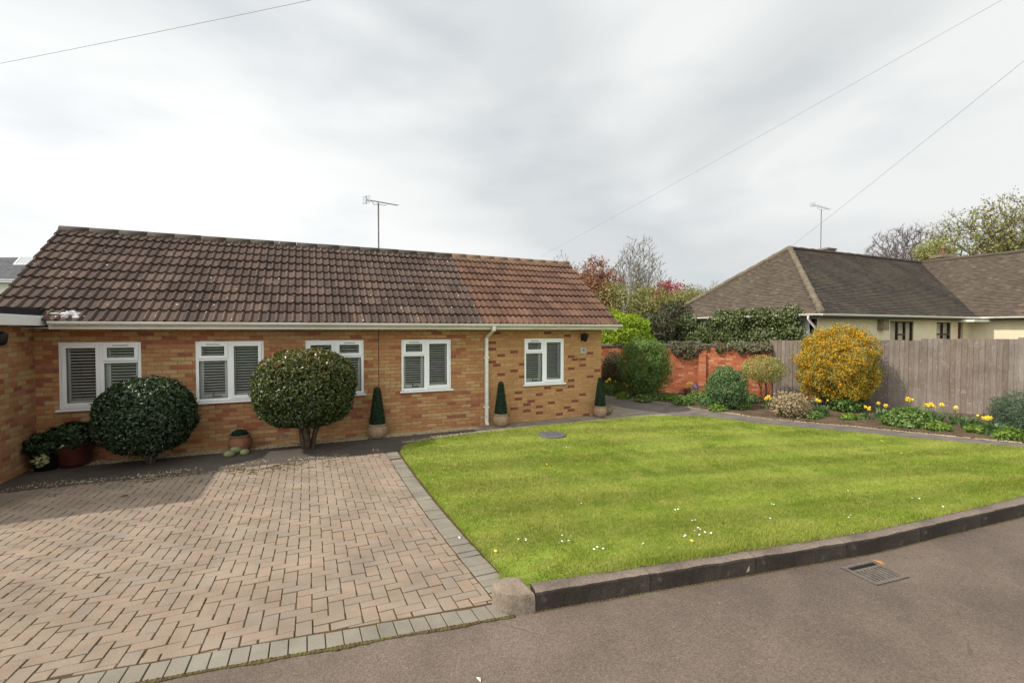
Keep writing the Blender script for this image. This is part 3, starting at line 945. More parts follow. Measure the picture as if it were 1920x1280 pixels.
# ---- gravel strips
def pebbles(name, spots, n, size, mat=M['pebble']):
    m = MB()
    base = [(1, 0, 0), (-1, 0, 0), (0, 1, 0), (0, -1, 0), (0, 0, 1)]
    for _ in range(n):
        x, y, z = spots()
        s = size * rnd.uniform(0.6, 1.5); a = rnd.uniform(0, 6.28)
        ca, sa = math.cos(a), math.sin(a)
        vs = []
        for (bx, by, bz) in base:
            bx *= s * rnd.uniform(0.8, 1.3); by *= s * rnd.uniform(0.6, 1.0); bz *= s * rnd.uniform(0.5, 0.9)
            vs.append((x + bx * ca - by * sa, y + bx * sa + by * ca, z + bz))
        m.add(vs, [(0, 2, 4), (2, 1, 4), (1, 3, 4), (3, 0, 4)])
    return tag(m.build(name, mat), kind='stuff')
tag(sheet('gravel_bed', [(-3.99, 9.6), (3.42, 9.6), (3.5, 9.89), (-3.99, 9.89)], 0.6, 0.009, M['gravel_base']), kind='structure')
pebbles('gravel', lambda: (rnd.uniform(-3.95, 3.5), rnd.uniform(9.57, 9.89), 0.008), 7000, 0.012)
def thin_line():
    if rnd.random() < 0.5:
        x = rnd.uniform(-3.9, 1.2)
        if noise.noise((x * 1.7, 3, 1)) < -0.12: x = rnd.uniform(-3.9, -1.5)
        return (x, 8.60 + 0.16 * noise.noise((x, 0, 9)) + rnd.gauss(0, 0.09), 0.004)
    t = rnd.random()
    x = 1.7 + 2.3 * t
    yl = float(np.interp(x, [p[0] for p in far_xy[2:6]], [p[1] for p in far_xy[2:6]]))
    return (x, yl + 0.10 + abs(rnd.gauss(0, 0.07)), 0.006)
pebbles('gravel', thin_line, 900, 0.010)
def bed_line():
    k = rnd.random() * (len(pe) - 1.001); i = int(k)
    p = pe[i].lerp(pe[i + 1], k - i)
    w = rnd.gauss(0.03, 0.05)
    return (p.x + w * 0.85, p.y + w * 0.5, G(p.x, p.y) + 0.016)
pebbles('gravel', bed_line, 4200, 0.010)
def crumb():
    while True:
        x = rnd.uniform(8.5, 15.5); y = rnd.uniform(2.2, 13)
        if in_poly_np(np.array([x]), np.array([y]), soil)[0]: return (x, y, SG(x, y))
pebbles('soil_clods', crumb, 5000, 0.022, M['soil'])

# ================================================================== THE BUNGALOW
HY = 9.9          # front wall plane
EAVE_Z, EAVE_Y = 2.335, 9.53
RIDGE_Y, RIDGE_Z = 12.07, 4.215
UL, UR = -4.45, 7.28
USPLIT = 3.60
WT = 2.228        # wall top under the soffit
house = thing('bungalow', 'long low brick bungalow with a brown tiled roof and white windows', 'bungalow', (1.5, 11.9, 0))

WIN = [(-3.715, -2.62), (-1.835, -0.74), (-0.02, 1.085), (1.85, 2.95), (4.77, 5.87)]
WZ0, WZ1 = 0.895, 2.0

def holed_wall(u0, u1, z0, z1, y, th, holes):
    m = MB()
    us = sorted(set([u0, u1] + [h for a in holes for h in a[:2]]))
    zs = sorted(set([z0, z1] + [h for a in holes for h in a[2:]]))
    for i in range(len(us) - 1):
        for j in range(len(zs) - 1):
            a, b, c, d = us[i], us[i + 1], zs[j], zs[j + 1]
            if any(h[0] <= a and b <= h[1] and h[2] <= c and d <= h[3] for h in holes): continue
            m.add([(a, y, c), (b, y, c), (b, y, d), (a, y, d)], [(0, 1, 2, 3)])
            m.add([(a, y + th, c), (b, y + th, c), (b, y + th, d), (a, y + th, d)], [(3, 2, 1, 0)])
    for (a, b, c, d) in holes:
        m.add([(a, y, c), (b, y, c), (b, y + th, c), (a, y + th, c)], [(0, 1, 2, 3)])
        m.add([(a, y, d), (b, y, d), (b, y + th, d), (a, y + th, d)], [(3, 2, 1, 0)])
        m.add([(a, y, c), (a, y, d), (a, y + th, d), (a, y + th, c)], [(3, 2, 1, 0)])
        m.add([(b, y, c), (b, y, d), (b, y + th, d), (b, y + th, c)], [(0, 1, 2, 3)])
    return m
XJ = 3.765
hs = [(a, b, WZ0, WZ1) for a, b in WIN]
tag(holed_wall(-4.2, XJ, -0.1, WT, HY, 0.25, hs[:4]).build('front_wall', M['brick_old'], house), 'older front wall of mixed orange buff and red bricks')
m = holed_wall(XJ, 6.98, -0.1, WT, HY, 0.25, hs[4:])
nf0 = len(m.f)
reds = [(370, 152), (945, 150), (1165, 185), (575, 369), (328, 412), (1465, 411), (1183, 455), (1385, 483), (1225, 490), (380, 519), (622, 546), (1385, 550), (1183, 593), (1552, 607), (530, 622), (380, 666), (628, 689), (1465, 678), (1264, 722), (1260, 793), (912, 816), (1040, 843), (578, 874), (820, 891), (1390, 886), (585, 944), (725, 970), (1305, 959), (950, 988), (675, 1010), (825, 1035), (540, 1056), (1132, 1045), (1266, 1066), (677, 1082), (827, 1103), (1050, 1118), (450, 1137), (1430, 1118), (242, 488), (245, 270), (240, 335)]
for px_, py_ in reds:
    p = at_y(880 + px_ / 6.4, 600 + py_ / 6.4, HY)
    k = round((p.z - 0.0375) / 0.075); zc = k * 0.075 + 0.0375
    w = 0.100
    off = 0.0 if k % 2 == 0 else 0.1125
    xc = round((p.x - off) / 0.225) * 0.225 + off
    a, b = max(xc - w, XJ + 0.02), min(xc + w, 6.975)
    for h in WIN[4:]:
        if zc > WZ0 - 0.05 and zc < WZ1 + 0.03:
            if a < h[0] < b: b = h[0] - 0.002
            if a < h[1] < b: a = h[1] + 0.002
    if b - a > 0.04: m.box(a, b, HY - 0.0025, HY + 0.01, zc - 0.031, zc + 0.031)
wo = tag(m.build('front_wall', M['brick_new'], house), 'newer front wall of buff bricks flecked with dark red ones')
wo.data.materials.append(M['red_brick_face'])
for k in range(nf0, len(wo.data.polygons)): wo.data.polygons[k].material_index = 1
YB = 2 * RIDGE_Y - HY
for x, s in ((6.98, 1), (-4.2, -1)):
    m = MB()
    p = [(x, HY, -0.1), (x, YB, -0.1), (x, YB, WT), (x, RIDGE_Y, RIDGE_Z - 0.12), (x, HY, WT)]
    m.add(p, [tuple(range(5)) if s > 0 else tuple(range(4, -1, -1))])
    q = [(x - 0.25 * s, a, b) for _, a, b in p]
    m.add(q, [tuple(range(5)) if s < 0 else tuple(range(4, -1, -1))])
    m.build('gable_wall', M['brick_side'], house)
m = MB(); m.box(-4.2, 6.98, YB - 0.25, YB, -0.1, WT)
m.build('rear_wall', M['brick_old'], house)
m = MB(); m.box(1.374, 1.386, HY - 0.0025, HY + 0.01, 0.0, WT - 0.01)
m.build('movement_joint', M['rubber'], house)
m = MB(); m.box(-4.0, 6.7, HY + 0.26, YB - 0.26, -0.02, 0.02); m.box(-4.0, 6.7, HY + 1.6, HY + 1.65, 0.02, WT)
m.build('interior', M['dark_room'], house)
m = MB(); m.box(-0.56, -0.33, HY - 0.012, HY + 0.02, 0.10, 0.185)
for k in range(4): m.box(-0.545, -0.345, HY - 0.016, HY - 0.0125, 0.112 + k * 0.018, 0.121 + k * 0.018)
m.build('air_brick', M['terracotta'], house)

def window(i, a, b):
    """white casement window: frame > panes, slatted blind, sill, vent"""
    c = (a + b) / 2
    full_left = i in (0, 2)
    z0, z1 = WZ0, WZ1
    yf, yb = HY + 0.015, HY + 0.085
    mid = c - 0.02 if not full_left else c + 0.005
    fr = MB()
    fw = 0.052
    fr.box(a, a + fw, yf, yb, z0, z1); fr.box(b - fw, b, yf, yb, z0, z1)
    fr.box(a + fw, b - fw, yf, yb, z1 - fw, z1); fr.box(a + fw, b - fw, yf, yb, z0, z0 + fw)
    fr.box(mid - 0.032, mid + 0.032, yf, yb, z0 + fw, z1 - fw)
    zt = z1 - 0.335
    L, Rr = (a + fw, mid - 0.032), (mid + 0.032, b - fw)
    full, split = (L, Rr) if full_left else (Rr, L)
    fr.box(split[0], split[1], yf, yb, zt - 0.026, zt + 0.026)
    panes = []
    sash = 0.045
    def casement(x0, x1, q0, q1, s):
        y0 = yf - 0.018
        fr.box(x0 - 0.012, x0 + s, y0, yb - 0.012, q0 - 0.012, q1 + 0.012); fr.box(x1 - s, x1 + 0.012, y0, yb - 0.012, q0 - 0.012, q1 + 0.012)
        fr.box(x0 + s, x1 - s, y0, yb - 0.012, q1 - s, q1 + 0.012); fr.box(x0 + s, x1 - s, y0, yb - 0.012, q0 - 0.012, q0 + s)
        panes.append((x0 + s, x1 - s, q0 + s, q1 - s, y0))
    casement(full[0], full[1], z0 + fw, z1 - fw, sash)
    casement(split[0], split[1], zt + 0.026, z1 - fw, sash)
    panes.append((split[0], split[1], z0 + fw, zt - 0.026, yf))
    w = fr.build('window', M['upvc'], house)
    soft(w, 0.004, 1)
    gk = MB()
    for (x0, x1, q0, q1, y0) in panes:
        y = y0 + 0.022
        for bx in ((x0, x0 + 0.006, q0, q1), (x1 - 0.006, x1, q0, q1), (x0 + 0.006, x1 - 0.006, q0, q0 + 0.006), (x0 + 0.006, x1 - 0.006, q1 - 0.006, q1)):
            gk.box(bx[0], bx[1], y - 0.004, y + 0.004, bx[2], bx[3])
    gk.build('gasket', M['rubber'], w)
    for (x0, x1, q0, q1, y0) in panes:
        p = MB(); p.add([(x0, y0 + 0.024, q0), (x1, y0 + 0.024, q0), (x1, y0 + 0.024, q1), (x0, y0 + 0.024, q1)], [(0, 1, 2, 3)])
        p.build('pane', M['glass'], w)
    # plantation blind: stiles, bottom rail and slats hung behind the glass
    bl = MB()
    y = HY + 0.135
    for (x0, x1) in (L, Rr):
        s0 = 0.055
        bl.box(x0 - 0.02, x0 + s0, y - 0.012, y + 0.012, z0 + 0.03, z1 - 0.03); bl.box(x1 - s0, x1 + 0.02, y - 0.012, y + 0.012, z0 + 0.03, z1 - 0.03)
        bl.box(x0 + s0, x1 - s0, y - 0.012, y + 0.012, z0 + 0.05, z0 + 0.125); bl.box(x0 + s0, x1 - s0, y - 0.012, y + 0.012, z1 - 0.115, z1 - 0.04)
        n = 17
        for k in range(n):
            zz = z0 + 0.15 + (z1 - z0 - 0.29) * k / (n - 1)
            t = 0.22; hw = 0.025
            dy, dz = hw * math.cos(t), hw * math.sin(t)
            bl.add([(x0 + s0, y - dy, zz - dz - 0.004), (x1 - s0, y - dy, zz - dz - 0.004), (x1 - s0, y + dy, zz + dz - 0.004), (x0 + s0, y + dy, zz + dz - 0.004),
                    (x0 + s0, y - dy, zz - dz + 0.004), (x1 - s0, y - dy, zz - dz + 0.004), (x1 - s0, y + dy, zz + dz + 0.004), (x0 + s0, y + dy, zz + dz + 0.004)],
                   [(0, 3, 2, 1), (4, 5, 6, 7), (0, 1, 5, 4), (2, 3, 7, 6)])
    bl.build('blind', M['blind'], w)
    si = MB()
    si.box(a - 0.035, b + 0.035, HY - 0.055, HY + 0.05, z0 - 0.034, z0 - 0.002)
    s = si.build('sill', M['sill'], w); soft(s, 0.006, 2)
    xs = (split[0] + split[1]) / 2
    v = MB(); v.box(xs - 0.11, xs + 0.11, yf - 0.024, yf - 0.0185, z1 - 0.066, z1 - 0.052)
    v.build('trickle_vent', M['lead'], w)
    if i in (1, 3, 4):
        h = MB(); x = xs + 0.03
        h.tube([(x - 0.05, yf + 0.06, z0 + 0.08), (x - 0.05, yf + 0.06, z0 + 0.135), (x - 0.02, yf + 0.06, z0 + 0.15)], 0.011)
        h.box(x - 0.06, x + 0.09, yf + 0.05, yf + 0.065, z0 + 0.07, z0 + 0.095)
        h.build('handle', M['lead'], w)
    return w
for i, (a, b) in enumerate(WIN): window(i, a, b)

# ---- interlocking roof tiles
def tiles(m, u0, u1, y0, z0, y1, z1, rows, pitch=0.140, phase=0.0, sm=8, over=0.0):
    L = math.hypot(y1 - y0, z1 - z0)
    ty, tz = (y1 - y0) / L, (z1 - z0) / L
    ny, nz = (-tz, ty) if ty > 0 else (tz, -ty)
    g = L / rows
    nu = int(round((u1 - u0) / pitch * sm))
    us = np.linspace(u0, u1, nu + 1)
    def prof(u):
        t = ((u - phase) / pitch) % 1.0
        if t < 0.46: return 0.034 * math.sin(math.pi * t / 0.46) ** 0.8
        return 0.002 * math.sin(math.pi * (t - 0.46) / 0.54)
    ph = [prof(u) for u in us]
    for r in range(rows):
        sb = r * g - (0.02 if r == 0 else 0.0); st = (r + 1) * g + (0.10 if r < rows - 1 else 0.0)
        vs = []; jit = {}
        for k, u in enumerate(us):
            ti = int((u - phase) / (pitch * 2) + (0.5 if r % 2 else 0))
            if ti not in jit: jit[ti] = (rnd.gauss(0, 0.003), rnd.gauss(0, 0.002), rnd.random())
            js, jn, jr = jit[ti]
            sag = 0.008 * noise.noise((u * 0.6, r * 0.5, 2))
            for (s, h) in ((sb + 0.075, 0.010 + ph[k] * 0.9), (sb + js, 0.020 + ph[k] * 0.95), (sb + js, 0.043 + ph[k] + jn), ((sb + st) / 2, 0.022 + ph[k] + jn * 0.5), (st, -0.004 + ph[k] * 0.8)):
                h += sag
                vs.append((u, y0 + ty * s + ny * h, z0 + tz * s + nz * h))
        fl = ty > 0
        for k in range(len(us) - 1):
            um = (us[k] + us[k + 1]) / 2
            ti = int((um - phase) / (pitch * 2) + (0.5 if r % 2 else 0))
            rr = jit.get(ti, (0, 0, 0.5))[2]
            for j in range(4):
                q = (k * 5 + j, (k + 1) * 5 + j, (k + 1) * 5 + j + 1, k * 5 + j + 1)
                m.add([vs[i] for i in q], [(0, 1, 2, 3) if fl else (3, 2, 1, 0)], rr)
    return m
RS = math.hypot(RIDGE_Y - EAVE_Y, RIDGE_Z - EAVE_Z)
def ridge_run(m, mo, x0, x1, n, r=0.105):
    step = (x1 - x0) / n
    for k in range(n):
        a, b = x0 + k * step + 0.004, x0 + (k + 1) * step - 0.004
        dz = rnd.gauss(0, 0.002)
        vs = []
        for x in (a, b):
            for j in range(9):
                t = R(-8 + 196 * j / 8)
                vs.append((x, RIDGE_Y + r * 1.08 * math.cos(t), RIDGE_Z - 0.035 + dz + r * math.sin(t)))
        m.add(vs, [(j, j + 1, 9 + j + 1, 9 + j) for j in range(8)] + [tuple(range(8, -1, -1)), tuple(range(9, 18))], 0.5)
    mo.box(x0, x1, RIDGE_Y - 0.145, RIDGE_Y + 0.145, RIDGE_Z - 0.115, RIDGE_Z - 0.045)
BY = 2 * RIDGE_Y - EAVE_Y
for (x0, x1, mt, rt, lb, lb2, nr) in ((UL, USPLIT, M['tile_old'], M['ridge_old'], 'older dark brown roof tiles spotted with lichen', 'dark mossy ridge tiles', 17), (USPLIT, UR, M['tile_new'], M['ridge_new'], 'newer red brown roof tiles', 'pale newer ridge tiles with sandy mortar', 9)):
    m = MB()
    tiles(m, x0, x1, EAVE_Y, EAVE_Z, RIDGE_Y, RIDGE_Z, 10, phase=UL)
    tiles(m, x0, x1, BY, EAVE_Z, RIDGE_Y, RIDGE_Z, 10, phase=UL, sm=4)
    rf = tag(m.build('roof', mt, house), lb)
    m = MB(); mo = MB()
    ridge_run(m, mo, x0, x1, nr)
    rg = tag(m.build('ridge', rt, rf, smooth=True), lb2)
    mo.build('bedding_mortar', M['mortar'] if x0 == USPLIT else M['ridge_old'], rf)
# verges, soffit, fascia, gutter
for x in (UL + 0.005, UR - 0.04):
    m = MB()
    for (ya, yb2) in ((EAVE_Y, RIDGE_Y), (BY, RIDGE_Y)):
        vs = []
        for y, z in ((ya, EAVE_Z), (yb2, RIDGE_Z)):
            for dx in (0, 0.035):
                vs += [(x + dx, y, z - 0.01), (x + dx, y, z - 0.12)]
        m.add(vs, [(0, 1, 5, 4), (2, 6, 7, 3), (1, 3, 7, 5), (0, 4, 6, 2), (0, 2, 3, 1), (4, 5, 7, 6)])
    m.build('verge', M['mortar'], house)
m = MB(); m.box(UL + 0.02, UR - 0.045, EAVE_Y + 0.02, HY, WT + 0.002, WT + 0.014)
m.build('soffit', M['gutter'], house)
m = MB(); m.box(-3.68, UR - 0.03, EAVE_Y, EAVE_Y + 0.018, WT - 0.01, 2.312)
m.build('fascia', M['gutter'], house)
def gutter(m, p, q, r, z, out):
    p = Vector(p); q = Vector(q)
    t = (q - p).normalized(); o_ = Vector(out)
    n = max(2, int((q - p).length / 1.5))
    vs = []
    prof = []
    for j in range(9):
        a = R(180 + 180 * j / 8)
        prof.append((r * math.cos(a), r * math.sin(a)))
    prof += [(r, 0.006), (r - 0.010, 0.006), (r - 0.010, -0.004)]
    prof += [((r - 0.006) * math.cos(R(360 - 180 * j / 8)), (r - 0.006) * math.sin(R(360 - 180 * j / 8))) for j in range(1, 9)]
    k = len(prof)
    for i in range(n + 1):
        c = p.lerp(q, i / n)
        for a, b in prof:
            vs.append((c.x + o_.x * a, c.y + o_.y * a, z + b))
    fs = [(i * k + j, i * k + (j + 1) % k, (i + 1) * k + (j + 1) % k, (i + 1) * k + j) for i in range(n) for j in range(k)]
    m.add(vs, fs)
    for c in (p, q):
        m.add([(c.x + o_.x * a, c.y + o_.y * a, z + b) for a, b in prof[:9]], [tuple(range(9))])
m = MB(); gutter(m, (-3.66, EAVE_Y - 0.058), (UR + 0.02, EAVE_Y - 0.058), 0.056, 2.336, (0, -1))
gt = m.build('gutter', M['gutter'], house, smooth=False)
for x in np.arange(-3.2, 7.2, 0.9):
    m = MB(); vs = []
    for dx in (0, 0.028):
        for j in range(9):
            a = R(180 + 180 * j / 8)
            vs.append((x + dx, EAVE_Y - 0.058 - 0.0605 * math.cos(a), 2.338 + 0.0605 * math.sin(a)))
    m.add(vs, [(j, j + 1, 10 + j, 9 + j) for j in range(8)])
    m.build('gutter_bracket', M['gutter'], gt)
m = MB()
XD = 3.775
dp = [(XD + 0.03, EAVE_Y - 0.06, 2.30), (XD + 0.03, EAVE_Y - 0.06, 2.19), (XD, HY - 0.055, 2.02), (XD, HY - 0.055, 0.09), (XD - 0.01, HY - 0.13, 0.035)]
for i in range(len(dp) - 1):
    a, b = Vector(dp[i]), Vector(dp[i + 1])
    h = 0.034
    vs = [(p.x + sx * h, p.y + sy * h, p.z) for p in (a, b) for sx, sy in ((-1, -1), (1, -1), (1, 1), (-1, 1))]
    m.add(vs, [(0, 1, 5, 4), (1, 2, 6, 5), (2, 3, 7, 6), (3, 0, 4, 7), (0, 3, 2, 1), (4, 5, 6, 7)])
d = m.build('downpipe', M['gutter'], house)
for z in (1.56, 0.42):
    m = MB(); m.box(XD - 0.06, XD + 0.06, HY - 0.094, HY - 0.001, z, z + 0.03)
    m.build('pipe_clip', M['gutter'], d)

# ---- flat roofed wing on the left
wing = thing('garage', 'flat roofed brick wing at the left with a white fascia and black felt roof', 'garage', (-5.8, 8.5, 0))
m = MB()
GX = -4.0
m.box(-8.0, GX, 7.3, HY + 0.005, -0.1, 2.268)
w = m.build('wall', M['brick_side'], wing)
m = MB(); m.box(-8.3, -3.75, 7.07, 10.02, 2.27, 2.425)
f = m.build('fascia', M['upvc'], wing); soft(f, 0.006, 1)
m = MB(); m.box(-8.25, -3.80, 7.12, 10.04, 2.428, 2.525); m.box(-8.25, -3.86, 9.6, 10.25, 2.53, 2.56)
m.build('roof', M['felt'], wing)

LY = at_x(-4, 624, GX + 0.12).y
lw = thing('wall_lamp', 'black wall lamp on the flat roofed wing at the far left', 'wall lamp', (GX, LY, 2.1))
m = MB(); m.box(GX + 0.001, GX + 0.03, LY - 0.05, LY + 0.05, 2.02, 2.2); m.tube([(GX + 0.02, LY, 2.17), (GX + 0.1, LY, 2.2), (GX + 0.15, LY, 2.16)], 0.012)
m.build('bracket', M['black'], lw)
m = MB(); m.lathe([(0.0, 0.1), (0.05, 0.08), (0.075, 0.05), (0.06, -0.06), (0.03, -0.1), (0.0, -0.1)], (GX + 0.15, LY, 2.09), 12)
m.build('lantern', M['black'], lw, smooth=True)

lamp = at_y(1095, 632, HY - 0.08)
lt = thing('wall_lamp', 'small black wall lantern above the house number on the buff brick end', 'wall lamp', tuple(lamp))
m = MB(); m.box(lamp.x - 0.04, lamp.x + 0.04, HY - 0.02, HY - 0.001, lamp.z - 0.09, lamp.z + 0.08)
m.tube([(lamp.x, HY - 0.02, lamp.z - 0.05), (lamp.x, HY - 0.09, lamp.z - 0.08), (lamp.x, HY - 0.13, lamp.z - 0.03)], 0.011)
m.build('bracket', M['black'], lt)
m = MB(); m.lathe([(0.0, 0.105), (0.03, 0.10), (0.10, 0.06), (0.105, 0.045), (0.085, 0.03), (0.05, -0.08), (0.025, -0.11), (0.0, -0.12)], (lamp.x, HY - 0.13, lamp.z), 8)
m.build('lantern', M['black'], lt)
pn = at_y(1094, 657, HY - 0.01)
pt = thing('house_number', 'small pale square plate with the house number 4 on the brick wall', 'number plate', tuple(pn))
m = MB(); m.box(pn.x - 0.085, pn.x + 0.085, HY - 0.018, HY - 0.002, pn.z - 0.075, pn.z + 0.075)
soft(m.build('plate', M['plate'], pt), 0.004, 1)
cu = bpy.data.curves.new('digit', 'FONT'); cu.body = '4'; cu.size = 0.12; cu.extrude = 0.002; cu.align_x = 'CENTER'; cu.align_y = 'CENTER'
to = bpy.data.objects.new('digit', cu); COL.objects.link(to)
dg = bpy.context.evaluated_depsgraph_get()
me = bpy.data.meshes.new_from_object(to.evaluated_get(dg))
bpy.data.objects.remove(to)
do = bpy.data.objects.new('digit', me); me.materials.append(M['black']); COL.objects.link(do)
do.parent = pt; do.rotation_euler = (R(90), 0, 0); do.location = (0, HY - 0.0205 - pn.y, 0.005)

# crumpled white plastic caught at the end of the gutter
p0 = at_y(127, 592, 9.62)
m = MB()
m.blob((p0.x, p0.y, p0.z - 0.01), (0.13, 0.07, 0.055), 3, 0.75, 1.7, 4)
m.blob((p0.x + 0.04, p0.y + 0.04, p0.z + 0.03), (0.09, 0.06, 0.05), 3, 0.8, 2.3, 9)
m.blob((p0.x - 0.15, p0.y + 0.02, p0.z + 0.035), (0.10, 0.02, 0.012), 2, 0.5, 2.3, 5)
tag(m.build('plastic_bag', M['plastic']), 'crumpled white plastic bag caught on the tiles beside the left gutter end', 'plastic bag')

# ---- television aerials
def aerial(name, label, foot, top, boom_a, boom_b, nel, el, mat, folded):
    t = thing(name, label, 'aerial', tuple(foot))
    m = MB(); m.tube([foot, top + Vector((0, 0, 0.03))], 0.019, 8)
    m.build('mast', M['rust'], t)
    m = MB(); m.tube([boom_a, boom_b], 0.010, 6)
    m.tube([top + Vector((0, 0, 0.0)), top + (boom_a - top) * 0.4 + Vector((0, 0, -0.05)), top + (boom_a - top) * 0.55], 0.007, 5)
    m.tube([top, top + (boom_b - top) * 0.3 + Vector((0, 0, -0.03)), top + (boom_b - top) * 0.4], 0.007, 5)
    m.build('boom', mat, t)
    d = (boom_b - boom_a); n = Vector((-d.y, d.x, 0)).normalized()
    m = MB()
    for k in range(nel):
        c = boom_a.lerp(boom_b, 0.10 + 0.88 * k / (nel - 1))
        e = el * (1 - 0.35 * k / nel)
        m.tube([c - n * e, c + n * e], 0.0035, 4)
    m.build('element', mat, t)
    m = MB()
    r = n * 0.13; up = Vector((0, 0, 0.10))
    for s in (1, -1):
        for q in (0.2, 0.55, 0.9):
            c = boom_a + (boom_a - boom_b).normalized() * 0.02
            m.tube([c + up * s * q - r, c + up * s * q + r], 0.004, 4)
        m.tube([c - r * 0, c + up * s], 0.006, 4)
        m.tube([boom_a, boom_a + up * s * 0.9 + (boom_a - boom_b).normalized() * 0.05], 0.005, 4)
    m.build('reflector', mat, t)
    return t
aY = RIDGE_Y + 0.02
ft = at_y(710, 474, aY); tp = at_y(710, 383, aY)
aerial('tv_aerial', 'grey television aerial on a mast above the brown bungalow roof', Vector((ft.x, aY, RIDGE_Z)), Vector((ft.x, aY, tp.z)), at_y(688, 375, aY - 0.35), at_y(746, 385, aY + 0.3), 11, 0.10, M['lead'], 1)

# ================================================================== PLANTS: builders
def leaf_arrays(P, N, L, W, tang=None, fold=0.25, droop=0.0):
    n = len(P)
    if tang is None: tang = rng.standard_normal((n, 3))
    N = N / (np.linalg.norm(N, axis=1, keepdims=True) + 1e-9)
    T = tang - (tang * N).sum(1, keepdims=True) * N
    T /= (np.linalg.norm(T, axis=1, keepdims=True) + 1e-9)
    B = np.cross(N, T)
    L = np.broadcast_to(L, (n,))[:, None]; W = np.broadcast_to(W, (n,))[:, None]
    base = P - T * L * 0.5
    tip = P + T * L * 0.5 - N * L * droop
    l = P + B * W * 0.5 + N * W * fold
    r = P - B * W * 0.5 + N * W * fold
    V = np.stack([base, r, tip, l], 1).reshape(-1, 3)
    F = np.arange(4 * n).reshape(-1, 4)
    return V, F
def in_sphere(n):
    d = rng.standard_normal((n, 3)); d /= np.linalg.norm(d, axis=1, keepdims=True)
    return d
def lumpy(d, amp, freq, seed):
    return np.array([1 + amp * noise.noise(Vector(q) * freq + Vector((seed * 3.7, seed * 1.3, seed * 5.1))) for q in d])
def loc_of(parent):
    L = Vector((0, 0, 0)); p = parent
    while p is not None:
        L = L + p.location; p = p.parent
    return L
def foliage(name, parent, c, rad, n, L, W, mat, lump=0.12, freq=2.2, seed=1, shell=(0.80, 1.02), spread=0.7, up=0.25, cut=None, flatb=None, rscale=1.0, rbias=0.0, gaps=0.0, pn=None, rtop=0.12, clus=0.0, stray=0.0):
    """a crown: leaves through the outer part of a lumpy ellipsoid"""
    d = in_sphere(n)
    k = lumpy(d, lump, freq, seed)
    rr = shell[0] + (shell[1] - shell[0]) * np.sqrt(rng.random(n))
    if stray: rr = np.where(rng.random(n) < stray, 1.02 + 0.07 * rng.random(n), rr)
    P = d * (k * rr)[:, None]
    if gaps > 0:
        g = np.array([noise.noise(Vector(q) * 3.3 + Vector((seed, 2, 7))) for q in P])
        keep = g > (-0.55 + gaps)
        d = d[keep]; P = P[keep]; n = len(P)
    if pn:
        P = P / (np.power(np.abs(d), pn).sum(1) ** (1 / pn))[:, None]
    if flatb is not None:
        keep = P[:, 2] > flatb
        d = d[keep]; P = P[keep]; n = len(P)
    Pw = P * np.array(rad) + np.array(c)
    N = d / np.array(rad)
    N /= np.linalg.norm(N, axis=1, keepdims=True)
    N = N + spread * rng.standard_normal((n, 3)) + np.array([0, 0, up])
    Ls = L * rng.uniform(0.7, 1.3, n); Ws = W * rng.uniform(0.7, 1.3, n)
    V, F = leaf_arrays(Pw, N, Ls, Ws, droop=0.15)
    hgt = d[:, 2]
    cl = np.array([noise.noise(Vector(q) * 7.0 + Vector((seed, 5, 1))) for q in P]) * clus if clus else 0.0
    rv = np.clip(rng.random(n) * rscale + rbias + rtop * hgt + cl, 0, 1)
    return np_obj(name, V, F, rv, mat, parent, loc_of(parent))
def stems(name, parent, base, top_c, spread, n, r0, r1, mat, bend=0.12, basew=0.05):
    m = MB()
    for k in range(n):
        a = 2 * math.pi * k / n + rnd.uniform(-0.4, 0.4)
        b = Vector((base[0] + basew * math.cos(a), base[1] + basew * math.sin(a), base[2] - 0.03))
        t = Vector((top_c[0] + spread[0] * math.cos(a) * rnd.uniform(0.3, 1), top_c[1] + spread[1] * math.sin(a) * rnd.uniform(0.3, 1), top_c[2] + rnd.uniform(-0.1, 0.2)))
        pts = []
        for i in range(6):
            s = i / 5
            p = b.lerp(t, s)
            q = Vector((b.x, b.y, 0)) * (1 - s) + Vector((t.x, t.y, 0)) * s
            p.x = b.x + (t.x - b.x) * s ** 1.5 + rnd.gauss(0, bend * 0.06); p.y = b.y + (t.y - b.y) * s ** 1.5 + rnd.gauss(0, bend * 0.06)
            pts.append(p)
        m.tube(pts, [r0 + (r1 - r0) * i / 5 for i in range(6)], 6)
    return m.build(name, mat, parent, smooth=True)

LM = {}
LM['dark_gloss'] = leafmat('glossy_dark_leaf', [(0, (0.016, 0.032, 0.012)), (0.5, (0.034, 0.060, 0.022)), (0.8, (0.062, 0.090, 0.034)), (0.96, (0.12, 0.125, 0.055)), (1, (0.18, 0.10, 0.05))], 0.36, 0.15, 0.5)
LM['bronze_gloss'] = leafmat('glossy_bronze_tipped_leaf', [(0, (0.028, 0.045, 0.010)), (0.4, (0.062, 0.085, 0.018)), (0.72, (0.105, 0.120, 0.028)), (0.9, (0.17, 0.125, 0.032)), (1, (0.24, 0.11, 0.035))], 0.36, 0.15, 0.5)
LM['box'] = leafmat('artificial_looking_topiary_leaf', [(0, (0.006, 0.020, 0.008)), (0.6, (0.014, 0.042, 0.016)), (1, (0.03, 0.075, 0.026))], 0.5, 0.1)
LM['varieg'] = leafmat('dark_ivy_leaf', [(0, (0.010, 0.022, 0.008)), (0.6, (0.025, 0.05, 0.015)), (1, (0.06, 0.10, 0.03))], 0.45, 0.15)
LM['cream'] = leafmat('cream_variegated_leaf', [(0, (0.36, 0.38, 0.18)), (1, (0.52, 0.52, 0.30))], 0.5, 0.2)
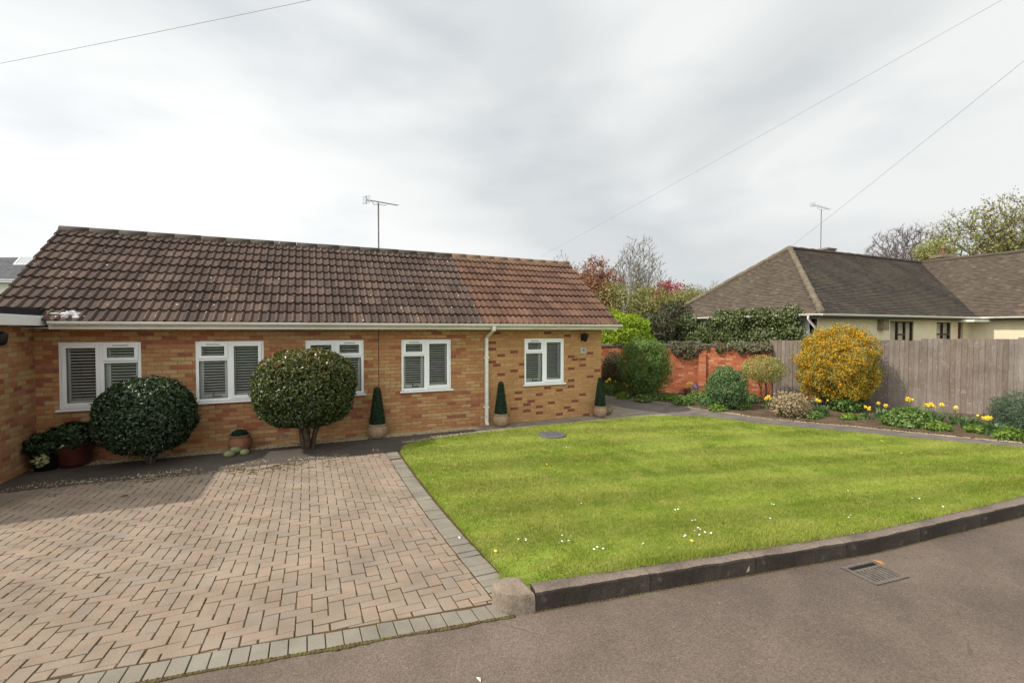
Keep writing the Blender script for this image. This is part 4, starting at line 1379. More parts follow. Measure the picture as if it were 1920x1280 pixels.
LM['mid'] = leafmat('mid_green_leaf', [(0, (0.055, 0.100, 0.022)), (0.5, (0.115, 0.195, 0.042)), (0.85, (0.175, 0.265, 0.062)), (1, (0.25, 0.32, 0.10))], 0.5, 0.3)
LM['mid_blue'] = leafmat('bluish_green_leaf', [(0, (0.045, 0.090, 0.035)), (0.5, (0.100, 0.175, 0.062)), (1, (0.19, 0.28, 0.11))], 0.5, 0.3)
LM['acid'] = leafmat('acid_yellow_green_leaf', [(0, (0.10, 0.17, 0.010)), (0.5, (0.22, 0.32, 0.015)), (1, (0.36, 0.43, 0.03))], 0.5, 0.35)
LM['pale'] = leafmat('pale_yellow_green_leaf', [(0, (0.16, 0.17, 0.045)), (0.5, (0.30, 0.29, 0.085)), (1, (0.42, 0.38, 0.13))], 0.55, 0.3)
LM['berberis'] = leafmat('orange_flowering_berberis', [(0, (0.16, 0.18, 0.018)), (0.25, (0.32, 0.28, 0.018)), (0.45, (0.56, 0.33, 0.014)), (0.75, (0.68, 0.34, 0.012)), (0.92, (0.66, 0.24, 0.010)), (1, (0.40, 0.36, 0.03))], 0.55, 0.3)
LM['pieris'] = leafmat('pinkish_cream_blossom', [(0, (0.20, 0.10, 0.055)), (0.3, (0.36, 0.24, 0.16)), (0.7, (0.48, 0.36, 0.26)), (1, (0.30, 0.32, 0.12))], 0.6, 0.25)
LM['olive'] = leafmat('olive_spring_leaf', [(0, (0.12, 0.115, 0.040)), (0.5, (0.21, 0.20, 0.065)), (1, (0.32, 0.30, 0.11))], 0.6, 0.3)
LM['olive_dark'] = leafmat('dark_olive_leaf', [(0, (0.030, 0.030, 0.018)), (0.5, (0.065, 0.064, 0.034)), (1, (0.12, 0.115, 0.06))], 0.6, 0.2)
LM['red'] = leafmat('russet_red_leaf', [(0, (0.20, 0.065, 0.055)), (0.5, (0.31, 0.115, 0.085)), (0.8, (0.34, 0.17, 0.10)), (1, (0.24, 0.20, 0.08))], 0.6, 0.3)
LM['crimson'] = leafmat('crimson_leaf', [(0, (0.20, 0.028, 0.045)), (0.6, (0.36, 0.05, 0.075)), (1, (0.42, 0.12, 0.11))], 0.6, 0.3)
LM['spring'] = leafmat('fresh_spring_leaf', [(0, (0.155, 0.152, 0.05)), (0.5, (0.27, 0.26, 0.085)), (1, (0.38, 0.36, 0.14))], 0.6, 0.35)
LM['ivy'] = leafmat('ivy_leaf', [(0, (0.035, 0.052, 0.018)), (0.4, (0.085, 0.115, 0.036)), (0.75, (0.145, 0.175, 0.062)), (1, (0.26, 0.27, 0.12))], 0.4, 0.2, 0.4)
LM['ivy_faded'] = leafmat('faded_ivy_leaf', [(0, (0.055, 0.058, 0.028)), (0.5, (0.13, 0.125, 0.065)), (1, (0.23, 0.20, 0.12))], 0.55, 0.2)
LM['strap'] = leafmat('blue_green_strap_leaf', [(0, (0.055, 0.105, 0.045)), (0.6, (0.10, 0.175, 0.07)), (1, (0.19, 0.26, 0.11))], 0.45, 0.3)
LM['heather'] = leafmat('dull_red_heather', [(0, (0.10, 0.025, 0.03)), (1, (0.22, 0.06, 0.07))], 0.7, 0.2)
LM['fresh'] = leafmat('fresh_low_leaf', [(0, (0.075, 0.135, 0.022)), (0.5, (0.15, 0.235, 0.035)), (1, (0.25, 0.33, 0.065))], 0.5, 0.3)
LM['conifer'] = leafmat('blue_green_needles', [(0, (0.018, 0.040, 0.022)), (0.5, (0.042, 0.085, 0.042)), (1, (0.09, 0.145, 0.075))], 0.6, 0.15)
LM['blue'] = leafmat('violet_blue_flower', [(0, (0.12, 0.11, 0.32)), (1, (0.22, 0.20, 0.48))], 0.6, 0.2)

# ---- the two clipped bushes by the front wall
def clipped(name, label, base, c, rad, n, mat, core, seed, stem_n, r0, pn, rtop):
    t = thing(name, label, 'clipped bush', (base.x, base.y, 0))
    foliage('crown', t, c, rad, n, 0.056, 0.026, mat, 0.07, 3.2, seed, (0.84, 1.05), 0.8, 0.35, clus=0.25, stray=0.05, pn=pn, rtop=rtop, rscale=0.66, rbias=0.04)
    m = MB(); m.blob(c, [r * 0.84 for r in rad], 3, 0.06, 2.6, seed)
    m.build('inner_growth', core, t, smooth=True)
    stems('stem', t, (base.x, base.y, 0), (c[0], c[1], c[2] - rad[2] * 0.45), (rad[0] * 0.5, rad[1] * 0.5), stem_n, r0, r0 * 0.5, M['bark'], 0.3, r0 * 1.2)
    return t
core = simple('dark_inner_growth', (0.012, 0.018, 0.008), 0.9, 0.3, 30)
b1 = gp(285, 866)
clipped('clipped_bush', 'dark green clipped ball bush on thin stems in front of the leftmost windows', b1 + Vector((0, -0.05, 0)), (b1.x - 0.03, b1.y - 0.10, 0.80), (0.645, 0.60, 0.59), 19000, LM['dark_gloss'], core, 3, 7, 0.028, 2.3, 0.15)
b2 = gp(577, 840)
clipped('clipped_bush', 'larger bronze tipped clipped bush on a thick trunk before the middle window', b2, (b2.x - 0.02, b2.y - 0.20, 1.155), (0.83, 0.66, 0.67), 27000, LM['bronze_gloss'], core, 8, 4, 0.055, 2.5, 0.36)

# ---- pots along the wall
def pot_profile(r, h, rim=0.85):
    out = [(0.0, 0.0), (r * 0.60, 0.0), (r * 0.72, h * 0.06), (r * 0.93, h * 0.30), (r, h * 0.52), (r * 0.97, h * 0.72), (r * 0.86, h * 0.86), (r * rim, h * 0.90), (r * (rim + 0.10), h * 0.93), (r * (rim + 0.10), h), (r * (rim - 0.06), h), (r * (rim - 0.10), h * 0.86), (0.0, h * 0.86)]
    return out
def cone_pot(x, y, r, h, ch, label, seed):
    t = thing('cone_topiary', label, 'topiary', (x, y, 0), 0, 'cone topiaries in pots')
    m = MB(); m.lathe(pot_profile(r, h), (x, y, 0.01), 28)
    m.build('pot', M['terracotta'], t, smooth=True)
    n = 5200
    z = rng.random(n) ** 1.15
    a = rng.uniform(0, 2 * np.pi, n)
    rr = (0.155 * (1 - z) + 0.052 * z) * np.sqrt(np.clip(1 - np.clip((z - 0.93) / 0.07, 0, 1) ** 2, 0, 1)) * (r / 0.19) + rng.standard_normal(n) * 0.005
    P = np.stack([x + rr * np.cos(a), y + rr * np.sin(a), h * 0.92 + z * ch], 1)
    N = np.stack([np.cos(a), np.sin(a), 0.2 + 2 * np.clip(z - 0.93, 0, 1) / 0.07], 1) + 0.7 * rng.standard_normal((n, 3))
    V, F = leaf_arrays(P, N, rng.uniform(0.014, 0.026, n), rng.uniform(0.009, 0.014, n))
    np_obj('topiary', V, F, rng.random(n), LM['box'], t, loc_of(t))
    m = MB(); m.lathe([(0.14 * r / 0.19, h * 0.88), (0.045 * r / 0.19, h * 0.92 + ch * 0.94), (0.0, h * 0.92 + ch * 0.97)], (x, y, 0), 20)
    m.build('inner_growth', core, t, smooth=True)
    return t
p1 = gp(706, 815); p2 = gp(933, 796); p3 = gp(1117, 778)
cone_pot(p1.x - 0.02, 9.64, 0.20, 0.29, 0.78, 'clay pot with a tall cone of topiary between two white windows', 1)
cone_pot(p2.x - 0.0, 9.65, 0.185, 0.29, 0.76, 'clay pot with a tall cone of topiary beside the white downpipe', 2)
cone_pot(p3.x - 0.05, 9.66, 0.175, 0.28, 0.75, 'clay pot with a tall cone of topiary at the right corner of the bungalow', 3)
t = thing('grey_pot', 'small grey stone pot behind the topiary pot at the house corner', 'pot', (7.15, 9.9, 0))
m = MB(); m.lathe(pot_profile(0.17, 0.24), (7.15, 9.9, 0.01), 22); m.build('bowl', M['pot_grey'], t, smooth=True)
m = MB(); m.lathe([(0.0, 0.2), (0.13, 0.2), (0.12, 0.225), (0.0, 0.235)], (7.15, 9.9, 0.01), 16); m.build('compost', M['soil'], t, smooth=True)

d0 = gp(450, 846)
dx, dy = d0.x, d0.y + 0.0
t = thing('dome_pot', 'brown clay pot with a low clipped dome of box between the two ball bushes', 'potted plant', (dx, dy, 0))
m = MB(); m.lathe(pot_profile(0.195, 0.30), (dx, dy, 0.01), 28); m.build('pot', M['terracotta_dark'], t, smooth=True)
foliage('dome', t, (dx, dy, 0.29), (0.14, 0.14, 0.11), 2600, 0.022, 0.013, LM['box'], 0.06, 3, 5, (0.85, 1.03), 0.8, 0.3, flatb=-0.2)
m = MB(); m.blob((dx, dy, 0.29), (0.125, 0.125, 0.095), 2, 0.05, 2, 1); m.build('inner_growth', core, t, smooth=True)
for k, (x, y, r, lb) in enumerate([(443, 850, (0.105, 0.085, 0.075), 'pale mossy rounded cobble, the largest of three by the dome pot'), (459, 852, (0.075, 0.065, 0.055), 'small mossy rounded cobble right of the largest one by the dome pot'), (430, 856, (0.09, 0.07, 0.055), 'dark shaded rounded cobble left of the largest one by the dome pot')]):
    p = gp(x, y)
    m = MB(); m.blob((p.x, p.y, p.z + r[2] * 0.85), r, 3, 0.08, 1.3, k + 3)
    tag(m.build('cobble', M['cobble'], smooth=True), lb, 'stone', 'cobbles by the dome pot')

q = gp(140, 873)
t = thing('red_pot', 'dark red glazed pot with trailing dark leaves in the corner by the flat roofed wing', 'potted plant', (q.x, q.y, 0))
m = MB(); m.lathe([(0, 0), (0.17, 0), (0.20, 0.06), (0.235, 0.3), (0.25, 0.36), (0.265, 0.37), (0.265, 0.40), (0.235, 0.40), (0.225, 0.34), (0, 0.34)], (q.x, q.y, 0.01), 28)
m.build('pot', M['pot_red'], t, smooth=True)
foliage('foliage', t, (q.x - 0.0, q.y, 0.50), (0.36, 0.30, 0.19), 2600, 0.07, 0.05, LM['varieg'], 0.3, 2, 21, (0.4, 1.05), 0.9, 0.4, gaps=0.1)
foliage('pale_leaves', t, (q.x - 0.12, q.y - 0.22, 0.40), (0.13, 0.08, 0.07), 40, 0.08, 0.055, LM['cream'], 0.4, 2, 4, (0.5, 1.0), 0.8, 0.2)
q = gp(88, 880)
t = thing('black_pot', 'black pot with dark ivy and cream edged leaves beside the flat roofed wing', 'potted plant', (q.x, q.y, 0))
m = MB(); m.lathe([(0, 0), (0.14, 0), (0.2, 0.28), (0.215, 0.28), (0.215, 0.31), (0.19, 0.31), (0.185, 0.26), (0, 0.26)], (q.x, q.y, 0.01), 24)
m.build('pot', M['pot_black'], t, smooth=True)
foliage('foliage', t, (q.x, q.y, 0.40), (0.27, 0.26, 0.17), 1800, 0.07, 0.05, LM['varieg'], 0.3, 2, 22, (0.4, 1.05), 0.9, 0.4, gaps=0.1)
foliage('pale_leaves', t, (q.x + 0.0, q.y - 0.20, 0.22), (0.12, 0.06, 0.12), 55, 0.08, 0.055, LM['cream'], 0.4, 2, 7, (0.4, 1.0), 0.8, 0.2)

# ---- generic shrub
def shrub(name, label, cat, base, c, rad, n, L, W, mat, group=None, stem=(5, 0.02), stemmat=None, **kw):
    t = thing(name, label, cat, tuple(base), 0, group)
    foliage('foliage', t, c, rad, n, L, W, mat, **kw)
    if stem:
        stems('stem', t, base, (c[0], c[1], c[2]), (rad[0] * 0.6, rad[1] * 0.6), stem[0], stem[1], stem[1] * 0.4, stemmat or M['bark'], 0.4, 0.07)
    return t
def bedp(x, y):
    p = gp(x, y); return Vector((p.x, p.y, SG(p.x, p.y)))
# ---- the border, from the house corner round to the right
b = bedp(1146, 736); b.y -= 0.1
shrub('dark_shrub', 'dark purplish green upright shrub just past the corner of the bungalow', 'shrub', b, (b.x, b.y, 0.78), (0.42, 0.42, 0.62), 3800, 0.06, 0.03, LM['olive_dark'], seed=31, shell=(0.5, 1.05), lump=0.2, gaps=0.05)
b = bedp(1208, 748)
shrub('green_shrub', 'tall loose mid green shrub before the brick garden wall', 'shrub', b, (b.x + 0.02, b.y, 1.08), (0.72, 0.66, 0.86), 22000, 0.065, 0.025, LM['mid'], seed=33, shell=(0.45, 1.08), lump=0.28, freq=2.6, spread=0.9, up=0.6, gaps=0.05, pn=2.4, clus=0.3, stem=(9, 0.018))
b = bedp(1362, 767)
shrub('green_shrub', 'rounded bluish green shrub low in the middle of the border', 'shrub', b, (b.x, b.y, 0.58), (0.54, 0.50, 0.58), 13000, 0.055, 0.022, LM['mid_blue'], clus=0.3, seed=35, shell=(0.4, 1.08), lump=0.25, spread=0.9, up=0.5, gaps=0.1, stem=(7, 0.014))
b = bedp(1432, 757)
shrub('pale_shrub', 'pale yellow green shrub on bare thin stems where the brick wall meets the fence', 'shrub', b, (b.x, b.y, 1.03), (0.66, 0.55, 0.42), 6500, 0.045, 0.02, LM['pale'], seed=37, shell=(0.35, 1.08), lump=0.3, spread=0.9, up=0.5, gaps=0.15, stem=(10, 0.012))
b = bedp(1570, 766); b += Vector((-0.20, -0.09, 0))
shrub('berberis_bush', 'big ball of orange and yellow flowering berberis before the timber fence', 'shrub', b, (b.x, b.y, 1.22), (0.87, 0.84, 0.95), 34000, 0.055, 0.026, LM['berberis'], seed=39, shell=(0.70, 1.06), lump=0.26, freq=3.4, spread=1.0, up=0.3, gaps=0.03, stray=0.04, pn=2.3, clus=0.55, rscale=0.85, rbias=0.05, stem=(9, 0.03))
bb = bpy.data.objects['berberis_bush']
foliage('green_shoots', bb, (b.x, b.y, 1.26), (0.90, 0.87, 0.98), 7000, 0.065, 0.022, LM['spring'], 0.22, 3.4, 39, (0.88, 1.10), 0.9, 0.8, pn=2.3, gaps=0.25)
m = MB(); m.blob((b.x, b.y, 1.18), (0.68, 0.64, 0.74), 2, 0.15, 2.6, 2); m.build('inner_growth', simple('brown_inner_twigs', (0.16, 0.11, 0.03), 0.95, 0.3, 25), bb, smooth=True)
b = bedp(1480, 782)
shrub('pieris_shrub', 'small shrub covered in pinkish cream blossom left of the orange bush', 'shrub', b, (b.x, b.y, 0.31), (0.46, 0.38, 0.30), 2600, 0.055, 0.034, LM['pieris'], seed=43, shell=(0.35, 1.08), lump=0.4, freq=3, spread=0.9, up=0.5, gaps=0.2, stem=(7, 0.010))
foliage('leaves', bpy.data.objects['pieris_shrub'], (b.x, b.y, 0.24), (0.40, 0.34, 0.24), 500, 0.07, 0.022, LM['mid'], 0.3, 2, 44, (0.3, 1.0), 0.9, 0.4)
b = bedp(1588, 772)
shrub('leafy_plant', 'dark green leafy plant under the right side of the orange bush', 'plant', b, (b.x, b.y, 0.24), (0.42, 0.36, 0.26), 1500, 0.10, 0.045, LM['mid'], seed=45, shell=(0.3, 1.05), lump=0.3, up=0.9, stem=None)
b = bedp(1702, 800)
shrub('cranesbill_mound', 'wide low mound of mid green leaves before the fence', 'plant', b, (b.x, b.y, 0.15), (0.52, 0.44, 0.30), 4200, 0.06, 0.04, LM['mid'], seed=47, shell=(0.6, 1.04), lump=0.15, up=0.8, stem=None)
b = bedp(1912, 815)
shrub('juniper_bush', 'bluish green feathery bush at the right edge of the picture', 'shrub', b + Vector((0.12, -0.05, 0)), (b.x + 0.15, b.y, 0.46), (0.52, 0.52, 0.52), 9000, 0.07, 0.012, LM['conifer'], seed=49, shell=(0.4, 1.06), lump=0.25, up=0.7, stem=(5, 0.015))
low = [(1150, 739, 0.48, 0.42, 'fresh', 'fresh green leafy clump by the path behind the house corner'),
       (1224, 750, 0.34, 0.22, 'mid', 'dark grassy tuft beneath the tall loose green shrub'),
       (1258, 752, 0.34, 0.17, 'fresh', 'low yellowish green tuft right of the tall loose shrub'),
       (1318, 752, 0.55, 0.30, 'mid', 'spreading green plant left of the rounded bluish shrub'),
       (1405, 757, 0.36, 0.28, 'mid_blue', 'bluish green leafy plant under the pale shrub'),
       (1330, 762, 0.34, 0.20, 'mid_blue', 'small bluish green plant touching the rounded shrub'),
       (1592, 789, 0.22, 0.13, 'fresh', 'small bright green tuft in the soil below the orange bush'),
       (1620, 786, 0.14, 0.10, 'mid', 'tiny dark green tuft right of the bright one below the orange bush'),
       (1757, 808, 0.30, 0.15, 'fresh', 'bright green leafy plant right of the wide mound'),
       (1832, 812, 0.24, 0.13, 'fresh', 'small bright green plant near the right end of the border'),
       (1168, 748, 0.26, 0.20, 'fresh', 'little yellow green tuft at the path edge left of the tall loose shrub'),
       (1205, 754, 0.30, 0.18, 'mid', 'low green spread in front of the stems of the tall loose shrub'),
       (1283, 760, 0.34, 0.22, 'mid', 'green clump in front of the dull red heather'),
       (1345, 771, 0.26, 0.16, 'fresh', 'yellow green tuft at the foot of the rounded bluish shrub by the path'),
       (1388, 768, 0.30, 0.24, 'mid', 'green plant between the rounded bluish shrub and the pale shrub'),
       (1525, 786, 0.24, 0.14, 'mid', 'green tuft right of the pinkish blossom shrub'),
       (1893, 825, 0.28, 0.20, 'fresh', 'yellow green tuft at the foot of the feathery bush')]
for k, (x, y, w, h, mt, lb) in enumerate(low):
    b = bedp(x, y)
    shrub('low_plant', lb, 'plant', b, (b.x, b.y, b.z + h * 0.35), (w * 0.95, w * 0.8, h * 0.8), int(2600 * w), 0.075, 0.028, LM[mt], 'low plants in the border', seed=60 + k, shell=(0.25, 1.05), lump=0.3, up=0.9, stem=None)
b = bedp(1287, 745)
shrub('heather', 'small dull red heather among the green plants of the border', 'plant', b, (b.x, b.y, 0.12), (0.27, 0.24, 0.20), 1400, 0.035, 0.014, LM['heather'], seed=75, shell=(0.4, 1.05), lump=0.2, up=0.7, stem=None)
b = bedp(1304, 742)
shrub('blue_flower_clump', 'small clump of violet blue flowers beside the red heather', 'flowers', b, (b.x, b.y, 0.30), (0.12, 0.12, 0.10), 90, 0.05, 0.035, LM['blue'], seed=76, shell=(0.3, 1.05), up=0.5, stem=(5, 0.004), stemmat=LM['strap'])

# ---- daffodils
def flower_mesh():
    m = MB()
    for k in range(6):
        a = R(60 * k)
        c, s = math.cos(a), math.sin(a)
        t = Vector((0, c, s)); bt = Vector((0, -s, c))
        p0, p1, p2, p3 = Vector((0, 0, 0)), t * 0.022 + bt * 0.013, t * 0.046 + Vector((-0.004, 0, 0)), t * 0.022 - bt * 0.013
        m.add([p0, p1, p2, p3], [(0, 1, 2, 3)])
    m2 = []
    n = 8
    vs = [(0.0, 0.010 * math.cos(2 * math.pi * k / n), 0.010 * math.sin(2 * math.pi * k / n)) for k in range(n)] + [(0.030, 0.017 * math.cos(2 * math.pi * k / n), 0.017 * math.sin(2 * math.pi * k / n)) for k in range(n)]
    m.add(vs, [(k, (k + 1) % n, n + (k + 1) % n, n + k) for k in range(n)])
    return m
fm = flower_mesh().build('flower', M['yellow'])
fme = fm.data; bpy.data.objects.remove(fm)
fm2 = fme.copy(); fm2.materials[0] = M['yellow_pale']
def daffodil(x, y, label, nl, nf, h, spread, pale=False, size=1.0, lean=0.0):
    b = bedp(x, y)
    t = thing('daffodil_clump', label, 'daffodils', tuple(b), 0, 'daffodil clumps in the border')
    V = []; F = []; rv = []
    for k in range(int(nl * 2.6)):
        a = rnd.uniform(0, 6.283); r = spread * rnd.random() ** 0.7 * 0.5
        p = Vector((r * math.cos(a), r * math.sin(a), 0))
        hh = h * rnd.uniform(0.55, 1.0); out = rnd.uniform(0.1, 0.6) * hh
        d = Vector((math.cos(a + rnd.gauss(0, 0.5)), math.sin(a + rnd.gauss(0, 0.5)), 0)); s = Vector((-d.y, d.x, 0)) * 0.018
        o0 = len(V)
        for i in range(5):
            q = i / 4
            c = p + d * out * q ** 2 + Vector((0, 0, hh * (q - 0.25 * q ** 3)))
            w = 1 - 0.75 * q ** 3
            V += [c + s * w, c - s * w]
        for i in range(4):
            F.append((o0 + 2 * i, o0 + 2 * i + 1, o0 + 2 * i + 3, o0 + 2 * i + 2)); rv.append(rnd.random())
    np_obj('leaves', np.array([tuple(v) for v in V]), np.array(F), rv, LM['strap'], t)
    st = MB()
    for k in range(nf):
        a = rnd.uniform(0, 6.283); r = spread * rnd.random() * 0.6
        top = Vector((r * math.cos(a) + lean * 0.5, r * math.sin(a) * 0.8 - lean * 0.3, h * rnd.uniform(0.92, 1.15)))
        st.tube([(r * 0.3 * math.cos(a), r * 0.3 * math.sin(a), 0), (top.x * 0.7, top.y * 0.7, top.z * 0.6), (top.x, top.y, top.z)], 0.004, 4)
        f = bpy.data.objects.new('flower', fm2 if pale else fme); COL.objects.link(f)
        f.parent = t; f.location = top; f.rotation_euler = (0, rnd.uniform(-0.1, 0.4), R(rnd.gauss(-125, 45)))
        s = size * rnd.uniform(1.0, 1.4); f.scale = (s, s, s)
    st.build('stalks', LM['strap'], t, world=False)
daf = [(1143, 741, 'daffodils with bunched yellow heads nearest the corner of the bungalow', 20, 8, 0.48, 0.5),
       (1181, 746, 'daffodils with pale yellow heads and bluish leaves at the foot of the tall loose shrub', 30, 11, 0.42, 0.5),
       (1291, 744, 'three daffodils standing before the shaded brick wall above the red heather', 16, 4, 0.42, 0.25),
       (1348, 757, 'small daffodils poking out of the rounded bluish shrub', 8, 4, 0.62, 0.4),
       (1394, 752, 'daffodils with peachy heads between the rounded shrub and the pale shrub', 12, 4, 0.34, 0.3),
       (1441, 768, 'bright daffodils at the foot of the pale shrub on bare stems', 12, 5, 0.30, 0.2),
       (1512, 778, 'two daffodils drooping over the pinkish blossom shrub', 10, 3, 0.28, 0.2),
       (1540, 781, 'daffodils with long grey green leaves below the left of the orange bush', 34, 4, 0.37, 0.34),
       (1628, 788, 'two leaning yellow daffodils in bare soil right of the orange bush', 4, 3, 0.28, 0.16),
       (1656, 790, 'daffodil clump with arching leaves and a single flower by the fence', 30, 2, 0.36, 0.4),
       (1706, 783, 'yellow daffodils standing behind the wide green mound', 14, 5, 0.40, 0.3),
       (1745, 797, 'the fullest clump of bright yellow daffodils, right of the wide mound', 40, 10, 0.42, 0.42),
       (1790, 797, 'two thin peachy daffodils before the fence near the right end', 10, 3, 0.36, 0.24),
       (1820, 806, 'tall clump of daffodil leaves without open flowers near the right end', 30, 0, 0.34, 0.34),
       (1868, 818, 'leaning daffodils with yellow heads beside the feathery bush', 34, 7, 0.34, 0.34)]
for k, d in enumerate(daf):
    daffodil(*d, pale=k in (1, 4, 12), size=0.98, lean=-0.35 if k == 14 else 0)

# ---- daisies and scraps on the lawn
def daisy_mesh():
    m = MB()
    n = 9
    vs = [(0, 0, 0.004)] + [(0.013 * (1 if k % 2 else 0.8) * math.cos(2 * math.pi * k / n), 0.013 * (1 if k % 2 else 0.8) * math.sin(2 * math.pi * k / n), 0.001) for k in range(n)]
    m.add(vs, [(0, 1 + k, 1 + (k + 1) % n) for k in range(n)])
    return m
dm = daisy_mesh().build('daisy', M['daisy']); dme = dm.data; bpy.data.objects.remove(dm)
dy_ = dme.copy(); dy_.materials[0] = M['yellow']
dais = [(1048, 1018), (1054, 1015), (1066, 1014), (1070, 1005), (1054, 1004), (1114, 1030), (1120, 1026), (1131, 1029), (1204, 1021), (1206, 1019), (1283, 1006), (1285, 1004), (1303, 995), (1309, 990), (1313, 993), (1322, 998), (1311, 1003), (1333, 1000), (1266, 956), (1271, 955), (1262, 958), (1298, 976), (1304, 975), (1084, 947), (1090, 944), (985, 1010), (972, 1011), (986, 1013), (1057, 838), (1062, 838), (1067, 838), (1447, 945), (1451, 946), (1590, 920), (1575, 963), (1583, 965), (1595, 966), (1592, 970), (1710, 934), (1724, 935), (1768, 950), (1121, 824), (1444, 972), (1600, 1000)]
for x, y in dais:
    d = sight(x, y); t_ = 1.0
    while CAM_H + d.z * t_ > LG(d.x * t_, d.y * t_) + 0.022 and t_ < 40: t_ += 0.004
    o = bpy.data.objects.new('daisy', dme); COL.objects.link(o)
    o.location = (d.x * t_, d.y * t_, LG(d.x * t_, d.y * t_) + 0.028)
    o.rotation_euler = (rnd.gauss(0.2, 0.2), rnd.gauss(0, 0.2), rnd.random() * 6)
    s = rnd.uniform(0.55, 0.85); o.scale = (s, s, s)
    tag(o, 'small white daisy open in the mown lawn', 'daisy', 'daisies in the lawn')
for x, y in [(929, 1033), (1297, 1014), (1025, 870), (1690, 850), (1652, 826), (1655, 828)]:
    d = sight(x, y); t_ = 1.0
    while CAM_H + d.z * t_ > LG(d.x * t_, d.y * t_) + 0.022 and t_ < 40: t_ += 0.004
    o = bpy.data.objects.new('dandelion', dy_); COL.objects.link(o)
    o.location = (d.x * t_, d.y * t_, LG(d.x * t_, d.y * t_) + 0.027)
    o.scale = (1.3, 1.3, 1.3); o.rotation_euler = (0.2, 0, 0)
    tag(o, 'small yellow dandelion head in the mown lawn', 'dandelion', 'dandelions in the lawn')
for (x, y, lb, mt, sz) in [(897, 1276, 'white scrap lying on the tarmac at the bottom edge of the picture', 'petal_white', 0.020), (861, 1009, 'white petal on the grey edging blocks beside the lawn', 'petal_white', 0.028), (1380, 1071, 'pale green leaf stuck on the dark road face of the kerb', 'cream', 0.03), (1647, 1056, 'orange dead leaf lying at the corner of the drain grate', 'leaf_orange', 0.05), (1029, 901, 'brown dead leaf on the lawn below the manhole cover', 'bark', 0.03)]:
    p = gp(x, y)
    m = MB()
    k = sz
    m.add([(-k, 0, 0.002), (-k * 0.2, -k * 0.45, 0.010), (k, 0, 0.004), (-k * 0.1, k * 0.45, 0.012)], [(0, 1, 2), (0, 2, 3)])
    o = m.build('fallen_leaf' if 'leaf' in lb else 'petal', LM['cream'] if mt == 'cream' else M[mt])
    z = LG(p.x, p.y) + 0.03 if 'lawn below' in lb else p.z + 0.006
    o.location = (p.x, p.y, z); o.rotation_euler = (0, 0, rnd.uniform(0, 3))
    if 'kerb' in lb:
        c = ksec(p.x, -0.008); o.location = (c.x, c.y, 0.36); o.rotation_euler = (R(88), R(-60), 0)
    if 'drain' in lb: o.scale = (1.0, 1.0, 1.0)
    tag(o, lb, 'leaf' if 'leaf' in lb else 'petal')

# ---- manhole cover in the lawn
mp_ = gp(1035, 818); z = LG(mp_.x, mp_.y)
t = thing('manhole_cover', 'round grey manhole cover set in the lawn near the house', 'manhole cover', (mp_.x, mp_.y, z))
m = MB(); m.lathe([(0.29, -0.03), (0.29, 0.026), (0.283, 0.030), (0.262, 0.030), (0.262, 0.0)], (mp_.x, mp_.y, z), 40); m.build('rim', M['cover'], t)
m = MB(); m.lathe([(0.259, 0.0), (0.259, 0.028), (0.0, 0.031)], (mp_.x, mp_.y, z), 40)
for k in range(5): m.box(mp_.x - 0.17, mp_.x + 0.17, mp_.y - 0.14 + k * 0.066, mp_.y - 0.125 + k * 0.066, z + 0.028, z + 0.034)
m.build('lid', M['cover'], t)

# ---- gully grate in the road
g0, g1, g2, g3 = gp(1578, 1065), gp(1637, 1051), gp(1703, 1084), gp(1643, 1099)
gc = (g0 + g1 + g2 + g3) / 4
ex = ((g1 - g0) + (g2 - g3)); lx = ex.length / 2; ex.normalize()
ey = Vector((-ex.y, ex.x, 0)); ly = abs(((g0 - g3) + (g1 - g2)).dot(ey)) / 2
t = thing('drain_grate', 'rusty cast iron drain grate in the tarmac below the kerb', 'drain grate', tuple(gc), math.atan2(ex.y, ex.x))
hx, hy = lx / 2, ly / 2
m = MB(); m.box(-hx, hx, -hy, hy, -0.0005, 0.0045); m.build('pit_shade', M['pit_shade'], t, world=False)  # flat black plate on the tarmac, painting the shade of a hollow
m = MB(); e = 0.028
for bx in ((-hx, hx, -hy, -hy + e), (-hx, hx, hy - e, hy), (-hx, -hx + e, -hy + e, hy - e), (hx - e, hx, -hy + e, hy - e), (-hx + e, hx - e, hy - 0.095, hy - 0.072)):
    m.box(bx[0], bx[1], bx[2], bx[3], 0.0048, 0.013)
m.build('frame', M['iron'], t, world=False)
m = MB()
nb = 8
for k in range(nb + 1):
    x = -hx + e + (2 * hx - 2 * e) * k / nb
    m.box(x - 0.0085, x + 0.0085, -hy + e, hy - 0.096, 0.0048, 0.012)
m.build('bars', M['iron'], t, world=False)

